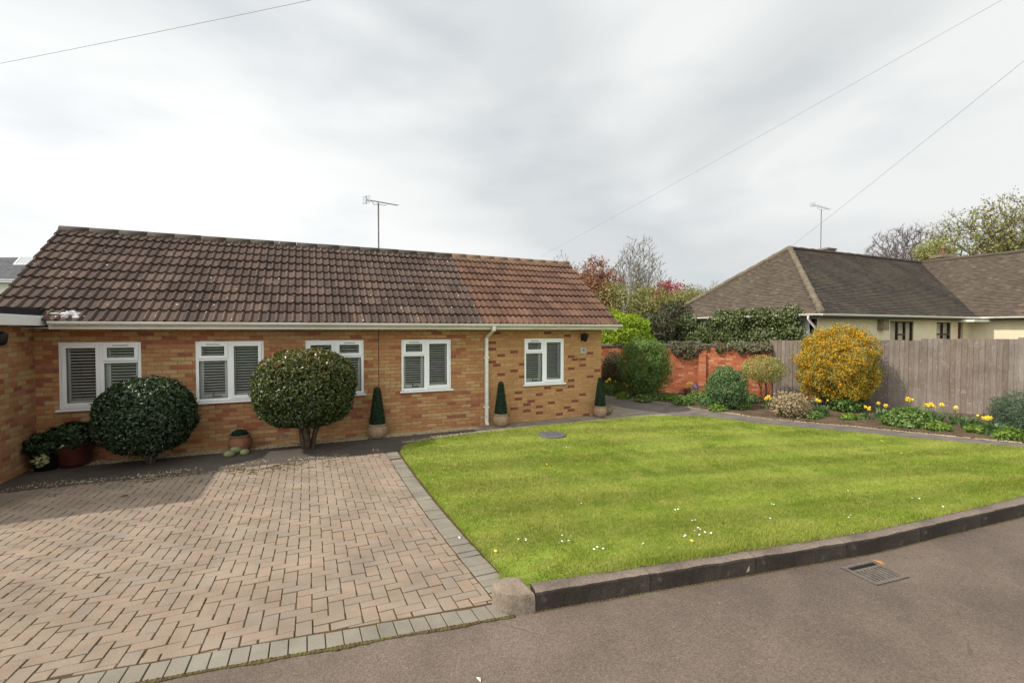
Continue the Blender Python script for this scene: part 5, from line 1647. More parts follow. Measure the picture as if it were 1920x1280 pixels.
# ================================================================== GARDEN WALL AND FENCE
def wall_run(name, pts, th, h0, mat, parent):
    m = MB()
    acc = 0.0
    uvs = {}
    for i in range(len(pts) - 1):
        a, b = pts[i], pts[i + 1]
        L = (b - a).length; t = (b - a).normalized(); n = Vector((t.y, -t.x))
        if n.dot(Vector((0, -1))) < 0: n = -n
        k = max(1, int(L / 0.3))
        vs = []
        for j in range(k + 1):
            p = a.lerp(b, j / k)
            for (o, z) in ((th / 2, -0.1), (th / 2, h0(acc + L * j / k)), (-th / 2, h0(acc + L * j / k)), (-th / 2, -0.1)):
                w = 0.010 * noise.noise((p.x * 2, p.y * 2, z * 2))
                q = p + n * (o + (w if o > 0 else 0))
                vs.append((q.x, q.y, z))
        m.add(vs, [(j * 4 + c, (j + 1) * 4 + c, (j + 1) * 4 + c + 1, j * 4 + c + 1) for j in range(k) for c in range(3)])
        acc += L
    def uv(co, no):
        best = 0; ac = 0; bd = 1e9
        for i in range(len(pts) - 1):
            a, b = pts[i], pts[i + 1]; L = (b - a).length
            s = max(0, min(L, (Vector((co.x, co.y)) - a).dot((b - a).normalized())))
            d = (a + (b - a).normalized() * s - Vector((co.x, co.y))).length
            if d < bd: bd = d; best = ac + s
            ac += L
        return (best, co.z)
    m.uv = uv
    return m
gw = thing('garden_wall', 'old weathered red brick garden wall with a dark coping between the house and the fence', 'wall', (10.5, 13.2, 0))
tot = sum((WALLP[i + 1] - WALLP[i]).length for i in range(len(WALLP) - 1))
def wh(s): return 1.54 + 0.13 * (s / tot)
o = wall_run('brickwork', WALLP, 0.225, wh, M['brick_red'], gw)
w = o.build('brickwork', M['brick_red'], gw)
m = MB(); acc = 0
for i in range(len(WALLP) - 1):
    a, b = WALLP[i], WALLP[i + 1]; L = (b - a).length; t_ = (b - a).normalized(); n_ = Vector((-t_.y, t_.x))
    s = 0
    while s < L - 0.02:
        l = min(0.225, L - s)
        z = wh(acc + s) + 0.002 + rnd.gauss(0, 0.004)
        vs = []
        for ss in (s + 0.004, s + l - 0.004):
            c = a + t_ * ss
            for (o_, zz) in ((-0.15, 0.0), (-0.15, 0.045), (-0.07, 0.088), (0.07, 0.088), (0.15, 0.045), (0.15, 0.0)):
                q = c + n_ * o_; vs.append((q.x, q.y, z + zz))
        m.add(vs, [(j, (j + 1) % 6, 6 + (j + 1) % 6, 6 + j) for j in range(6)] + [tuple(range(5, -1, -1)), tuple(range(6, 12))])
        s += l
    acc += L
m.build('coping', simple('dark_coping_bricks', (0.085, 0.072, 0.065), 0.9, 0.4, 9), gw)
# a pier standing proud of the wall
pz = at_y(1318, 700, 11.75)
tt = (WALLP[4] - WALLP[3]).normalized(); nn = Vector((tt.y, -tt.x)); 
if nn.y > 0: nn = -nn
c = WALLP[3] + tt * 0.20
m = MB()
poly = [c - tt * 0.12 + nn * 0.117, c + tt * 0.12 + nn * 0.117, c + tt * 0.12 + nn * 0.21, c - tt * 0.12 + nn * 0.21]
m.prism([(p.x, p.y) for p in poly], -0.1, 1.38)
m.uv = lambda co, no: (co.x * 0.7 + co.y * 0.7, co.z)
m.build('pier', M['brick_red'], gw)

def fence_build():
    t = thing('timber_fence', 'tall silvered timber board fence along the right side of the garden', 'fence', (FENP[0].x, FENP[0].y, 0))
    seg = []
    acc = 0
    cum = [0]
    for i in range(len(FENP) - 1): cum.append(cum[-1] + (FENP[i + 1] - FENP[i]).length)
    def pt(s):
        for i in range(len(cum) - 1):
            if s <= cum[i + 1] or i == len(cum) - 2:
                k = (s - cum[i]) / (cum[i + 1] - cum[i])
                return FENP[i].lerp(FENP[i + 1], k), (FENP[i + 1] - FENP[i]).normalized()
    s = 0.0; pan = MB(); npan = 0
    end = cum[-1]
    while s < end - 0.2:
        panel = MB()
        s1 = min(s + 1.83, end)
        tone = rnd.uniform(-0.05, 0.05)
        hh = 1.885 + 0.028 * (s / 1.0) * 0.9
        hh = min(hh, 2.06)
        x = s
        while x < s1 - 0.03:
            w = min(rnd.uniform(0.095, 0.120), s1 - x)
            p, d = pt(x); q, d2 = pt(min(x + w + 0.012, end))
            n = Vector((d.y, -d.x))
            if n.dot(Vector((-1, -0.3))) < 0: n = -n
            a0 = rnd.gauss(0, 0.003)
            top = hh + rnd.gauss(0, 0.004)
            fz = G(p.x, p.y) + 0.04
            A = p + n * (0.004 + a0); B = q + n * (0.020 + a0); Cc = q + n * (0.004 + a0); D = p + n * (-0.006 + a0)
            panel.prism([(A.x, A.y), (B.x, B.y), (Cc.x, Cc.y), (D.x, D.y)], fz, top, min(1, max(0, rnd.random() + tone)))
            x += w
        o = panel.build('board_panel', M['fence'], t)
        p, d = pt(min(s1, end)); n = Vector((d.y, -d.x))
        if n.dot(Vector((-1, -0.3))) < 0: n = -n
        po = MB()
        poly = [p - n * 0.03 - d * 0.05, p - n * 0.03 + d * 0.05, p - n * 0.13 + d * 0.05, p - n * 0.13 - d * 0.05]
        po.prism([(v.x, v.y) for v in poly], -0.1, hh - 0.03)
        po.build('post', M['fence'], t)
        s = s1
    return t
fence_build()

# ---- ivy hanging over the garden wall
def ivy_patch(name, parent, pts, n, L, mat, seed):
    """pts: list of (centre, radii) lumps"""
    Ps = []; Ns = []
    tot_ = sum(r[0] * r[2] for c, r in pts)
    for c, r in pts:
        k = int(n * r[0] * r[2] / tot_)
        d = in_sphere(k)
        rr = 0.45 + 0.6 * np.sqrt(rng.random(k))
        q = d * rr[:, None] * np.array(r) + np.array(c)
        Ps.append(q); Ns.append(d + 0.6 * rng.standard_normal((k, 3)) + np.array([0, 0, 0.2]))
    P = np.concatenate(Ps); N = np.concatenate(Ns)
    V, F = leaf_arrays(P, N, L * rng.uniform(0.6, 1.3, len(P)), L * 0.8 * rng.uniform(0.6, 1.3, len(P)))
    return np_obj(name, V, F, rng.random(len(P)), mat, parent, loc_of(parent))
ta = thing('trailing_ivy', 'faded ivy trailing over the coping of the red brick wall', 'ivy', (12.45, 11.94, 1.6))
nW = Vector((-0.55, -0.83, 0))
lumps = []
A3, B3, C3 = WALLP[2], WALLP[3], WALLP[4]
for k in range(44):
    s = rnd.random()
    if s < 0.5:
        f = rnd.uniform(0.70, 1.0); p = A3.lerp(B3, f); drop = 0.55 * (1 - abs(f - 0.86) / 0.2) * rnd.random()
    else:
        f = rnd.uniform(0.0, 0.95); p = B3.lerp(C3, f); drop = 0.22 * rnd.random() * (1 - f * 0.6)
    drop = max(0, drop)
    z = 1.66 - drop
    q = Vector((p.x, p.y, z)) + nW * (0.16 + 0.03 * rnd.random())
    lumps.append((tuple(q), (0.15, 0.10, 0.11)))
    if k % 3 == 0: lumps.append(((p.x, p.y, 1.76), (0.16, 0.16, 0.07)))
ivy_patch('foliage', ta, lumps, 5200, 0.065, LM['ivy_faded'], 5)

# ================================================================== THE NEIGHBOURING BUNGALOW
CX, CY, EZ = 15.647, 9.727, 2.75
SPAN = 7.42; HALF = SPAN / 2
RZ = EZ + 3.02
nb = thing('neighbour_bungalow', 'cream rendered bungalow with a big dark hipped roof beyond the fence', 'bungalow', (20, 13, 0))
WLX, WLY = CX + 0.38, CY + 0.38
WINGX = 26.1
# plain tiled roof planes: stepped courses across a trapezoid
def courses(m, e0, e1, r0, r1, rows, cols, thick=0.016):
    e0, e1, r0, r1 = [Vector(v) for v in (e0, e1, r0, r1)]
    n = (e1 - e0).cross(r0 - e0)
    if n.length < 1e-6: n = (e1 - e0).cross(r1 - e0)
    n.normalize()
    if n.z < 0: n = -n
    uvs = []
    for i in range(rows):
        a, b = i / rows, (i + 1) / rows + 0.3 / rows
        b = min(b, 1.0)
        vs = []
        for j in range(cols + 1):
            t = j / cols
            lo = e0.lerp(r0, a).lerp(e1.lerp(r1, a), t); hi = e0.lerp(r0, b).lerp(e1.lerp(r1, b), t)
            w = 0.03 * noise.noise(lo * 0.55) + 0.006 * noise.noise((lo.x * 5, lo.y * 5, i * 3.3))
            vs += [lo + n * (w - 0.006), lo + n * (thick + w), hi + n * (w * 0.9 + 0.001)]
        for j in range(cols):
            k = j * 3
            m.add([vs[k], vs[k + 3], vs[k + 4], vs[k + 1]], [(0, 1, 2, 3)])
            m.add([vs[k + 1], vs[k + 4], vs[k + 5], vs[k + 2]], [(0, 1, 2, 3)])
    return m
def roof_plane(name, e0, e1, r0, r1, mat, parent, cols=36):
    L = (Vector(r0) - Vector(e0)).length
    sl = math.hypot(HALF, RZ - EZ)
    m = courses(MB(), e0, e1, r0, r1, 46, cols, 0.024)
    ax = (Vector(e1) - Vector(e0)).normalized(); o0 = Vector(e0); pl = loc_of(parent)
    rows_h = 46 * 0.1
    zz = (RZ - EZ)
    m.uv = lambda co, no: ((co - o0).dot(ax), (co.z - EZ) / zz * rows_h)
    return m.build(name, mat, parent)
apex = (CX + HALF, CY + HALF, RZ)
rend = (WINGX + HALF, CY + HALF, RZ)
roof_plane('hip_roof', (CX, CY + SPAN, EZ), (CX, CY, EZ), apex, apex, M['plain_sunlit'], nb, 30)
roof_plane('main_roof', (CX, CY, EZ), (WINGX, CY, EZ), apex, rend, M['plain'], nb, 44)
roof_plane('wing_roof', (WINGX, CY, EZ), (WINGX, -8, EZ), rend, (WINGX + HALF, -8, RZ), M['plain_sunlit'], nb, 50)
m = MB()
m.add([(CX, CY + SPAN, EZ), (WINGX + SPAN, CY + SPAN, EZ), rend, apex], [(0, 1, 2, 3)])
m.add([(WINGX + SPAN, -8, EZ), (WINGX + SPAN, CY + SPAN, EZ), rend, (WINGX + HALF, -8, RZ)], [(0, 1, 2, 3)])
m.add([(WINGX, -8, EZ), (WINGX + SPAN, -8, EZ), (WINGX + HALF, -8, RZ)], [(0, 1, 2)])
m.build('rear_roof', M['plain'], nb)
def band(name, a, b, r, mat, n, lump):
    m = MB(); a = Vector(a); b = Vector(b)
    pts = []
    for i in range(n + 1):
        p = a.lerp(b, i / n)
        pts.append(p + Vector((0, 0, 0.02 + lump * noise.noise(p * 2.2))))
    m.tube(pts, [r * (1 + 0.12 * math.sin(i * 2.4) + 0.15 * noise.noise((i * 0.9, 3, 1))) for i in range(n + 1)], 10)
    return m.build(name, mat, nb, smooth=True)
band('hip_tiles', (CX - 0.02, CY - 0.02, EZ + 0.02), apex, 0.115, M['hip'], 30, 0.02)
band('hip_tiles', (CX - 0.02, CY + SPAN, EZ + 0.02), apex, 0.115, M['hip'], 30, 0.02)
band('ridge_tiles', apex, rend, 0.085, M['ridge_old'], 40, 0.012)
band('ridge_tiles', rend, (WINGX + HALF, -8, RZ), 0.085, M['ridge_old'], 50, 0.012)
# walls
W1 = (at_y(1669, 618, WLY).x, at_y(1713, 618, WLY).x)
W2 = (at_y(1756, 618, WLY).x, at_y(1783, 618, WLY).x)
DR = (at_y(1796, 618, WLY).x, at_y(1806, 618, WLY).x)
zt = at_y(1690, 602, WLY).z; zt2 = at_y(1770, 604, WLY).z
hol = [(W1[0], W1[1], 1.25, zt), (W2[0], W2[1], 1.45, zt2), (DR[0], DR[1], 0.02, zt2 + 0.02)]
holed_wall(WLX, WINGX + 0.4, -0.1, EZ + 0.02, WLY, 0.25, hol).build('front_wall', M['render'], nb)
m = MB(); m.box(WLX + 0.003, WLX + 0.25, WLY + 0.25, CY + SPAN - 0.38, -0.1, EZ + 0.02); m.build('side_wall', M['render_white'], nb)
m = MB(); m.box(WINGX + 0.4, WINGX + 0.65, -7.6, WLY - 0.003, -0.1, EZ + 0.02); m.build('wing_wall', M['render'], nb)
m = MB(); m.box(WLX + 0.3, WINGX + SPAN - 0.4, CY + SPAN - 0.63, CY + SPAN - 0.38, -0.1, EZ + 0.02); m.box(WLX + 0.4, WINGX + 0.3, WLY + 1.4, WLY + 1.45, -0.05, EZ); m.build('rear_wall', M['render'], nb)
def nwin(a, b, z0, z1, mull, trans):
    f = MB(); t_ = 0.05; y0, y1 = WLY + 0.03, WLY + 0.10
    f.box(a, a + t_, y0, y1, z0, z1); f.box(b - t_, b, y0, y1, z0, z1); f.box(a + t_, b - t_, y0, y1, z1 - t_, z1); f.box(a + t_, b - t_, y0, y1, z0, z0 + t_)
    xs = [a + (b - a) * k for k in mull]
    for x in xs: f.box(x - 0.025, x + 0.025, y0 + 0.002, y1, z0 + t_, z1 - t_)
    if trans:
        l, r_, z = trans
        f.box(a + (b - a) * l + 0.025, a + (b - a) * r_ - 0.025, y0 + 0.004, y1, z - 0.035, z + 0.035)
    w = f.build('window', M['brown_frame'], nb)
    c = MB(); c.add([(a + t_, y1 - 0.03, z0 + t_), (b - t_, y1 - 0.03, z0 + t_), (b - t_, y1 - 0.03, z1 - t_), (a + t_, y1 - 0.03, z1 - t_)], [(0, 1, 2, 3)])
    c.build('pane', M['glass'], w)
    c = MB(); c.box(a + 0.02, b - 0.02, y1 + 0.02, y1 + 0.04, z0 + 0.02, z1 - 0.02)
    c.build('curtain', M['curtain'], w)
nwin(W1[0], W1[1], 1.25, zt, (0.36, 0.68), (0.36, 0.68, zt - 0.52))
nwin(W2[0], W2[1], 1.45, zt2, (0.5,), (0.0, 1.0, zt2 - 0.50))
m = MB(); m.box(DR[0] + 0.01, DR[1] - 0.01, WLY + 0.08, WLY + 0.13, 0.02, zt2); m.build('door', M['door'], nb)
m = MB(); m.box(DR[0] - 0.6, WINGX + 0.2, WLY - 0.75, WLY - 0.002, EZ - 0.20, EZ - 0.12); m.build('porch_canopy', M['gutter'], nb)
mb_ = at_y(1650, 607, WLY)
m = MB(); m.box(mb_.x - 0.17, mb_.x + 0.17, WLY - 0.22, WLY - 0.002, mb_.z - 0.24, mb_.z + 0.2); m.box(mb_.x - 0.19, mb_.x + 0.19, WLY - 0.24, WLY - 0.002, mb_.z + 0.202, mb_.z + 0.23)
soft(m.build('meter_box', M['pot_grey'], nb), 0.01, 1)
m = MB(); m.box(CX + 0.02, WINGX + 0.3, CY + 0.03, CY + 0.06, EZ - 0.16, EZ - 0.03); m.box(CX + 0.02, CX + 0.05, CY + 0.06, CY + SPAN - 0.02, EZ - 0.16, EZ - 0.03); m.box(WINGX + 0.02, WINGX + 0.05, -8, CY + 0.02, EZ - 0.16, EZ - 0.03)
m.build('fascia', simple('dark_fascia', (0.05, 0.045, 0.04), 0.7, 0.2), nb)
m = MB(); m.box(CX + 0.05, WINGX + 0.4, CY + 0.06, WLY, EZ - 0.14, EZ - 0.12); m.box(CX + 0.06, WLX, CY + 0.38, CY + SPAN - 0.02, EZ - 0.14, EZ - 0.12); m.box(WINGX + 0.05, WINGX + 0.4, -8, CY, EZ - 0.14, EZ - 0.12)
m.build('soffit', M['render'], nb)
m = MB()
gutter(m, (CX - 0.06, CY - 0.03, 0), (WINGX - 0.05, CY - 0.03, 0), 0.065, EZ + 0.0, (0, -1))
gutter(m, (CX - 0.03, CY - 0.05, 0), (CX - 0.03, CY + SPAN, 0), 0.065, EZ + 0.0, (-1, 0))
gutter(m, (WINGX - 0.04, CY - 0.1, 0), (WINGX - 0.04, -8, 0), 0.065, EZ + 0.0, (-1, 0))
m.build('gutter', M['gutter'], nb)
m = MB()
pa_ = at_x(1502, 592, CX - 0.04); 
pa_.y = CY + 0.42
m.tube([(CX - 0.03, pa_.y, EZ - 0.05), (CX - 0.03, pa_.y, EZ - 0.16), (WLX - 0.07, pa_.y - 0.10, EZ - 0.55), (WLX - 0.07, pa_.y - 0.10, 0.0)], 0.042, 10)
m.build('downpipe', M['pink_pipe'], nb, smooth=True)
# chimneys
c1 = at_y(1545, 471, CY + HALF + 0.9)
m = MB(); m.box(c1.x - 0.33, c1.x + 0.33, CY + HALF + 0.55, CY + HALF + 1.2, RZ - 1.5, c1.z + 0.02); m.box(c1.x - 0.37, c1.x + 0.37, CY + HALF + 0.51, CY + HALF + 1.24, c1.z + 0.023, c1.z + 0.10)
m.build('chimney', M['brick_chimney'], nb)
# chimney belonging to a house further back
c2 = at_d(1768, 483, 33)
ch = thing('brick_chimney', 'small brick chimney with one clay pot showing above the far roof', 'chimney', (c2.x, c2.y, 0))
m = MB()
def rbox(m, c, hx, hy, z0, z1, a=-0.42):
    pts = [(-hx, -hy), (hx, -hy), (hx, hy), (-hx, hy)]
    m.prism([(c.x + x * math.cos(a) - y * math.sin(a), c.y + x * math.sin(a) + y * math.cos(a)) for x, y in pts], z0, z1)
rbox(m, c2, 0.50, 0.40, 0.0, c2.z - 0.02); rbox(m, c2, 0.58, 0.48, c2.z - 0.018, c2.z + 0.10); rbox(m, c2, 0.52, 0.42, c2.z + 0.102, c2.z + 0.22)
m.build('stack', M['brick_chimney'], ch)
m = MB(); m.lathe([(0.14, 0.2), (0.12, 0.62), (0.15, 0.64), (0.15, 0.70), (0.10, 0.70), (0.10, 0.4)], (c2.x, c2.y, c2.z), 14); m.build('chimney_pot', M['terracotta_dark'], ch, smooth=True)
m = MB(); m.tube([(c2.x + 0.1, c2.y, c2.z + 0.2), (c2.x + 0.1, c2.y, c2.z + 1.1)], 0.02, 6); m.build('cowl_rod', M['rust'], ch)

fo = Vector((c1.x, CY + HALF + 0.9, c1.z + 0.08)); tp = at_y(1540, 394, CY + HALF + 0.9)
fo.x = tp.x
aerial('tv_aerial', 'silvery television aerial with many elements above the dark hipped roof', fo, Vector((tp.x, tp.y, tp.z)), at_y(1524, 384, CY + HALF + 0.5), at_y(1556, 393, CY + HALF + 1.2), 14, 0.16, M['alu'], 1)

# ivy on the neighbour's side wall
iv = thing('wall_ivy', 'thick green ivy covering the end wall and eave of the hipped bungalow', 'ivy', (WLX, 13.4, 0))
lumps = []
for k in range(300):
    y = rnd.uniform(CY + 0.75, CY + 6.75); f = (y - CY) / SPAN
    zt_ = 2.55 + 0.32 * math.sin(f * 9 + 0.6) * 0.5 + 0.35 * max(0, 1 - abs(f - 0.42) / 0.42)
    z = rnd.uniform(1.0, zt_)
    if f > 0.80 and z < 2.2: continue
    outx = WLX - 0.10 - 0.32 * (0.4 + 0.8 * noise.noise((y * 1.0, z * 1.3, 1.0)))
    z += 0.16 * noise.noise((y * 1.9, 3.0, 0.5))
    if z > EZ - 0.3: outx = CX - 0.10 + 0.1 * rnd.random()
    s = rnd.uniform(0.8, 1.2)
    lumps.append(((outx, y, z), (0.20 * s, 0.34 * s, 0.26 * s)))
for k in range(16):
    y = rnd.uniform(CY + 1.4, CY + 4.4)
    lumps.append(((CX + 0.08, y, EZ + rnd.uniform(0.0, 0.18)), (0.22, 0.28, 0.16)))
ivy_patch('foliage', iv, lumps, 34000, 0.085, LM['ivy'], 7)
m = MB()
for k in range(8):
    y0 = rnd.uniform(CY + 1, CY + 6); pts = [(WLX - 0.03, y0, 0)]
    for i in range(1, 7): pts.append((WLX - 0.05, pts[-1][1] + rnd.gauss(0, 0.25), 0.38 * i))
    m.tube(pts, [0.03 - 0.003 * i for i in range(7)], 5)
m.build('stem', M['bark'], iv, smooth=True)

# ================================================================== TREES AND FAR GARDENS
def tree_skeleton(base, H, levels, spread, seed, up=0.55, ratio=0.74, split=(2, 3), r0=0.16, trunk=0.28, wob=0.12, rmin=0.012):
    r = random.Random(seed)
    m = MB(); tips = []
    def grow(p, d, L, rad, lev):
        n = 3
        pts = [p]; dd = d.copy()
        for i in range(n):
            dd = (dd + Vector((r.gauss(0, wob), r.gauss(0, wob), r.gauss(0, wob * 0.5) + up * 0.12))).normalized()
            pts.append(pts[-1] + dd * L / n)
        rad = max(rad, rmin); r1 = max(rmin, rad * 0.72)
        m.tube(pts, [rad + (r1 - rad) * i / n for i in range(n + 1)], 6 if lev < 2 else (4 if lev < 4 else 3), cap=False)
        if lev >= levels:
            tips.append((pts[-1], dd)); tips.append((pts[-2], dd)); return
        k = r.randint(*split) + (1 if lev == 0 else 0)
        a0 = r.uniform(0, 6.28)
        for j in range(k):
            a = a0 + 6.283 * j / k + r.gauss(0, 0.35)
            u = dd.cross(Vector((0.3, 0.2, 1))).normalized(); v = dd.cross(u)
            tilt = spread * r.uniform(0.6, 1.25)
            nd = (dd * math.cos(tilt) + (u * math.cos(a) + v * math.sin(a)) * math.sin(tilt) + Vector((0, 0, up * 0.25))).normalized()
            grow(pts[-1] if j < 2 or lev == 0 else pts[-2], nd, L * ratio * r.uniform(0.8, 1.15), r1 * (0.85 if j == 0 else 0.68), lev + 1)
    L0 = H * trunk
    grow(Vector(base), Vector((0, 0, 1)), L0, r0, 0)
    return m, tips
def tree(name, label, cat, base, H, mat, levels=6, leaves=None, group=None, **kw):
    t = thing(name, label, cat, tuple(base), 0, group)
    m, tips = tree_skeleton(base, H, levels, seed=kw.pop('seed', 1), **kw)
    m.build('branches', mat, t)
    if leaves:
        per, L, W, lm, sp = leaves
        P = np.array([tuple(p) for p, d in tips for _ in range(per)])
        P = P + rng.standard_normal(P.shape) * sp
        V, F = leaf_arrays(P, rng.standard_normal(P.shape) + np.array([0, 0, 0.5]), L * rng.uniform(0.6, 1.3, len(P)), W * rng.uniform(0.6, 1.3, len(P)))
        np_obj('leaves', V, F, rng.random(len(P)), lm, t, loc_of(t))
    return t
def tree2(name, label, cat, x, y, Z, wpx, hpx, mat, N=900, alpha=0.45, rtip=0.014, twigs=3, leaves=None, seed=1, group=None, lean=0.0, pw=0.55, trunk_f=0.35, xbase=None, topw=1.0, rpow=0.46, upw=0.3):
    """a tree grown into a crown that fills an envelope: limbs reach every part of it by short, outward running paths"""
    r = np.random.default_rng(seed)
    s = Z / 860
    c = np.array(at_d(x, y, Z)); R_ = np.array([wpx * s / 2, wpx * s / 2, hpx * s / 2])
    b3 = at_d(xbase if xbase else x, 619, Z)
    base = np.array([b3.x, b3.y, -0.05])
    d = r.standard_normal((N, 3)); d /= np.linalg.norm(d, axis=1, keepdims=True)
    lump = np.array([1 + 0.22 * noise.noise(Vector(q) * 2.3 + Vector((seed * 2.1, seed, 3))) for q in d])
    P = d * (lump * r.random(N) ** pw)[:, None]
    P[:, :2] *= (1 + (topw - 1) * P[:, 2:3])
    P = P * R_ + c
    root = np.array([c[0], c[1], c[2] - R_[2] * 0.95])
    if root[2] < 0.4: root[2] = 0.4
    nodes = []; par = []; path = []
    nt = 7
    top = c + np.array([0, 0, -R_[2] * (1 - 2 * trunk_f)])
    for k in range(nt):
        t = k / (nt - 1)
        q = base + (top - base) * t + np.array([r.normal(0, 0.02), r.normal(0, 0.02), 0]) * np.linalg.norm(top - base) * (0 if k == 0 else 1)
        nodes.append(q); par.append(k - 1); path.append(0 if k == 0 else path[-1] + np.linalg.norm(q - nodes[-2]))
    P = P[np.argsort(np.linalg.norm(P - root, axis=1))]
    NA = np.zeros((N + nt, 3)); NA[:nt] = nodes; PL = np.zeros(N + nt); PL[:nt] = path
    par = par + [0] * N
    for k in range(N):
        n = nt + k; p = P[k]
        v = p - NA[:n]; L = np.linalg.norm(v, axis=1)
        cost = L + alpha * PL[:n] + (0.5 + upw) * np.maximum(0, NA[:n, 2] - p[2]) - 0.0
        cost[:2] += 1e3
        j = int(np.argmin(cost))
        NA[n] = p; par[n] = j; PL[n] = PL[j] + L[j]
    cnt = np.zeros(N + nt)
    for n in range(N + nt - 1, 0, -1):
        if cnt[n] == 0: cnt[n] = 1
        cnt[par[n]] += cnt[n]
    m = MB(); kids = set(par)
    for n in range(1, N + nt):
        a = NA[par[n]]; e = NA[n]
        ra = rtip * min(cnt[par[n]], cnt[n] * 1.8) ** rpow; rb = rtip * cnt[n] ** rpow
        L = np.linalg.norm(e - a)
        mid = (a + e) / 2 + r.standard_normal(3) * L * 0.025 + np.array([0, 0, -0.02 * L])
        m.tube([a, mid, e], [ra, (ra + rb) / 2, rb], 7 if n < nt else (5 if cnt[n] > 20 else 3), cap=False)
    tips = []
    for n in range(nt, N + nt):
        out = NA[n] - NA[par[n]]; out /= np.linalg.norm(out) + 1e-9
        for k in range(twigs):
            q = out * 1.0 + r.standard_normal(3) * 0.45 + np.array([0, 0, upw]); q /= np.linalg.norm(q)
            l = R_.mean() * r.uniform(0.06, 0.15)
            st = NA[par[n]] + (NA[n] - NA[par[n]]) * r.uniform(0.4, 1)
            m.tube([st, st + q * l * 0.5 + r.standard_normal(3) * l * 0.08, st + q * l], [rtip * 0.9, rtip * 0.75, rtip * 0.55], 3, cap=False)
            tips.append(st + q * l); tips.append(st + q * l * 0.6)
    t = thing(name, label, cat, tuple(base), 0, group)
    m.build('branches', mat, t)
    if leaves:
        per, L, W, lm, sp = leaves
        Q = np.repeat(np.array(tips), per, axis=0)
        Q = Q + r.standard_normal(Q.shape) * sp
        V, F = leaf_arrays(Q, r.standard_normal(Q.shape) + np.array([0, 0, 0.5]), L * r.uniform(0.6, 1.3, len(Q)), W * r.uniform(0.6, 1.3, len(Q)))
        np_obj('leaves', V, F, r.random(len(Q)), lm, t, loc_of(t))
    return t
def ground_at(x, Z):
    p = at_d(x, 619, Z); return Vector((p.x, p.y, -0.03))
def leafy(name, label, cat, x, y, Z, wpx, hpx, n, L, W, mat, seed, group=None, stem=None, **kw):
    """a rounded mass of foliage standing on the ground, seen at picture height y"""
    s = Z / 860
    p = at_d(x, y, Z)
    b = Vector((p.x, p.y, -0.03))
    rad = (wpx * s / 2, wpx * s / 2, hpx * s / 2)
    t = thing(name, label, cat, tuple(b), 0, group)
    foliage('foliage', t, tuple(p), rad, n, L, W, mat, seed=seed, **kw)
    stems('stem', t, b, (p.x, p.y, p.z), (rad[0] * 0.6, rad[1] * 0.6), 6, 0.05 * rad[0] + 0.02, 0.01 + 0.012 * rad[0], M['bark'], 0.6, 0.12)
    return t
leafy('golden_shrub', 'bright yellow green bush glowing above the wall by the end of the tiled roof', 'shrub', 1163, 632, 17.5, 118, 88, 15000, 0.10, 0.055, LM['acid'], 81, lump=0.3, freq=2.6, shell=(0.5, 1.05), spread=0.8, up=0.6, gaps=0.1)
tree2('bare_tree', 'tall bare many stemmed tree rising between the two bungalows', 'tree', 1196, 548, 46, 108, 206, M['bark_grey'], 1700, 0.30, 0.012, 4, seed=5, pw=0.5, trunk_f=0.10, topw=1.0, upw=1.0)
tree2('red_leaved_tree', 'russet leaved tree beside the right end of the brown tiled roof', 'tree', 1118, 552, 26, 104, 128, M['bark'], 700, 0.4, 0.009, 3, (2, 0.15, 0.08, LM['red'], 0.10), seed=12)
tree2('red_leaved_tree', 'crimson leaved small tree left of the dark hipped roof', 'tree', 1256, 575, 30, 92, 92, M['bark'], 600, 0.4, 0.010, 3, (2, 0.16, 0.09, LM['crimson'], 0.12), seed=23)
tree2('budding_tree', 'olive budding tree partly in front of the crimson tree', 'tree', 1296, 585, 27, 78, 92, M['bark_grey'], 600, 0.4, 0.010, 3, (2, 0.11, 0.055, LM['olive'], 0.12), seed=31)
hedge = [(1168, 575, 24, 110, 90, 'olive', 'olive green bush below the russet tree'), (1222, 585, 23, 90, 90, 'olive', 'olive bush at the foot of the tall bare tree'),
         (1262, 605, 21.5, 70, 80, 'olive_dark', 'dark shaded bush between the yellow green bush and the white wall corner'), (1225, 622, 20.5, 80, 70, 'olive_dark', 'dark bush low behind the wall right of the yellow green bush'),
         (1290, 578, 25, 110, 80, 'olive', 'brownish olive bush touching the slope of the hipped roof'), (1110, 575, 25, 90, 110, 'red', 'russet bush behind the end of the tiled roof')]
for k, (x, y, Z, w, h, mt, lb) in enumerate(hedge):
    leafy('background_bush', lb, 'bush', x, y, Z, w, h, 4200, 0.13, 0.06, LM[mt], 90 + k, 'bushes behind the garden wall', lump=0.35, freq=2.4, shell=(0.25, 1.08), spread=1.0, up=0.5, gaps=0.2)
tree2('bare_tree', 'thin bare twigs showing over the ridge near the right end of the tiled roof', 'tree', 1052, 540, 33, 64, 130, M['twig'], 500, 0.35, 0.009, 2, seed=44)
tree2('bare_tree', 'grey bare tree behind the russet tree and the tiled roof end', 'tree', 1088, 545, 40, 100, 120, M['bark_grey'], 700, 0.4, 0.012, 3, seed=47)
tree2('bare_tree', 'distant grey bare tree low behind the left slope of the hipped roof', 'tree', 1346, 570, 62, 76, 90, M['bark_grey'], 700, 0.4, 0.018, 3, seed=51)
tree2('bare_tree', 'distant pale bare tree right of the crimson tree', 'tree', 1306, 575, 55, 70, 76, M['bark_grey'], 600, 0.4, 0.016, 3, seed=53)
tree2('bare_tree', 'wide bare domed tree standing beyond the ridge of the hipped roof', 'tree', 1693, 492, 60, 132, 142, M['twig'], 1500, 0.42, 0.017, 4, seed=61, pw=0.45, trunk_f=0.22)
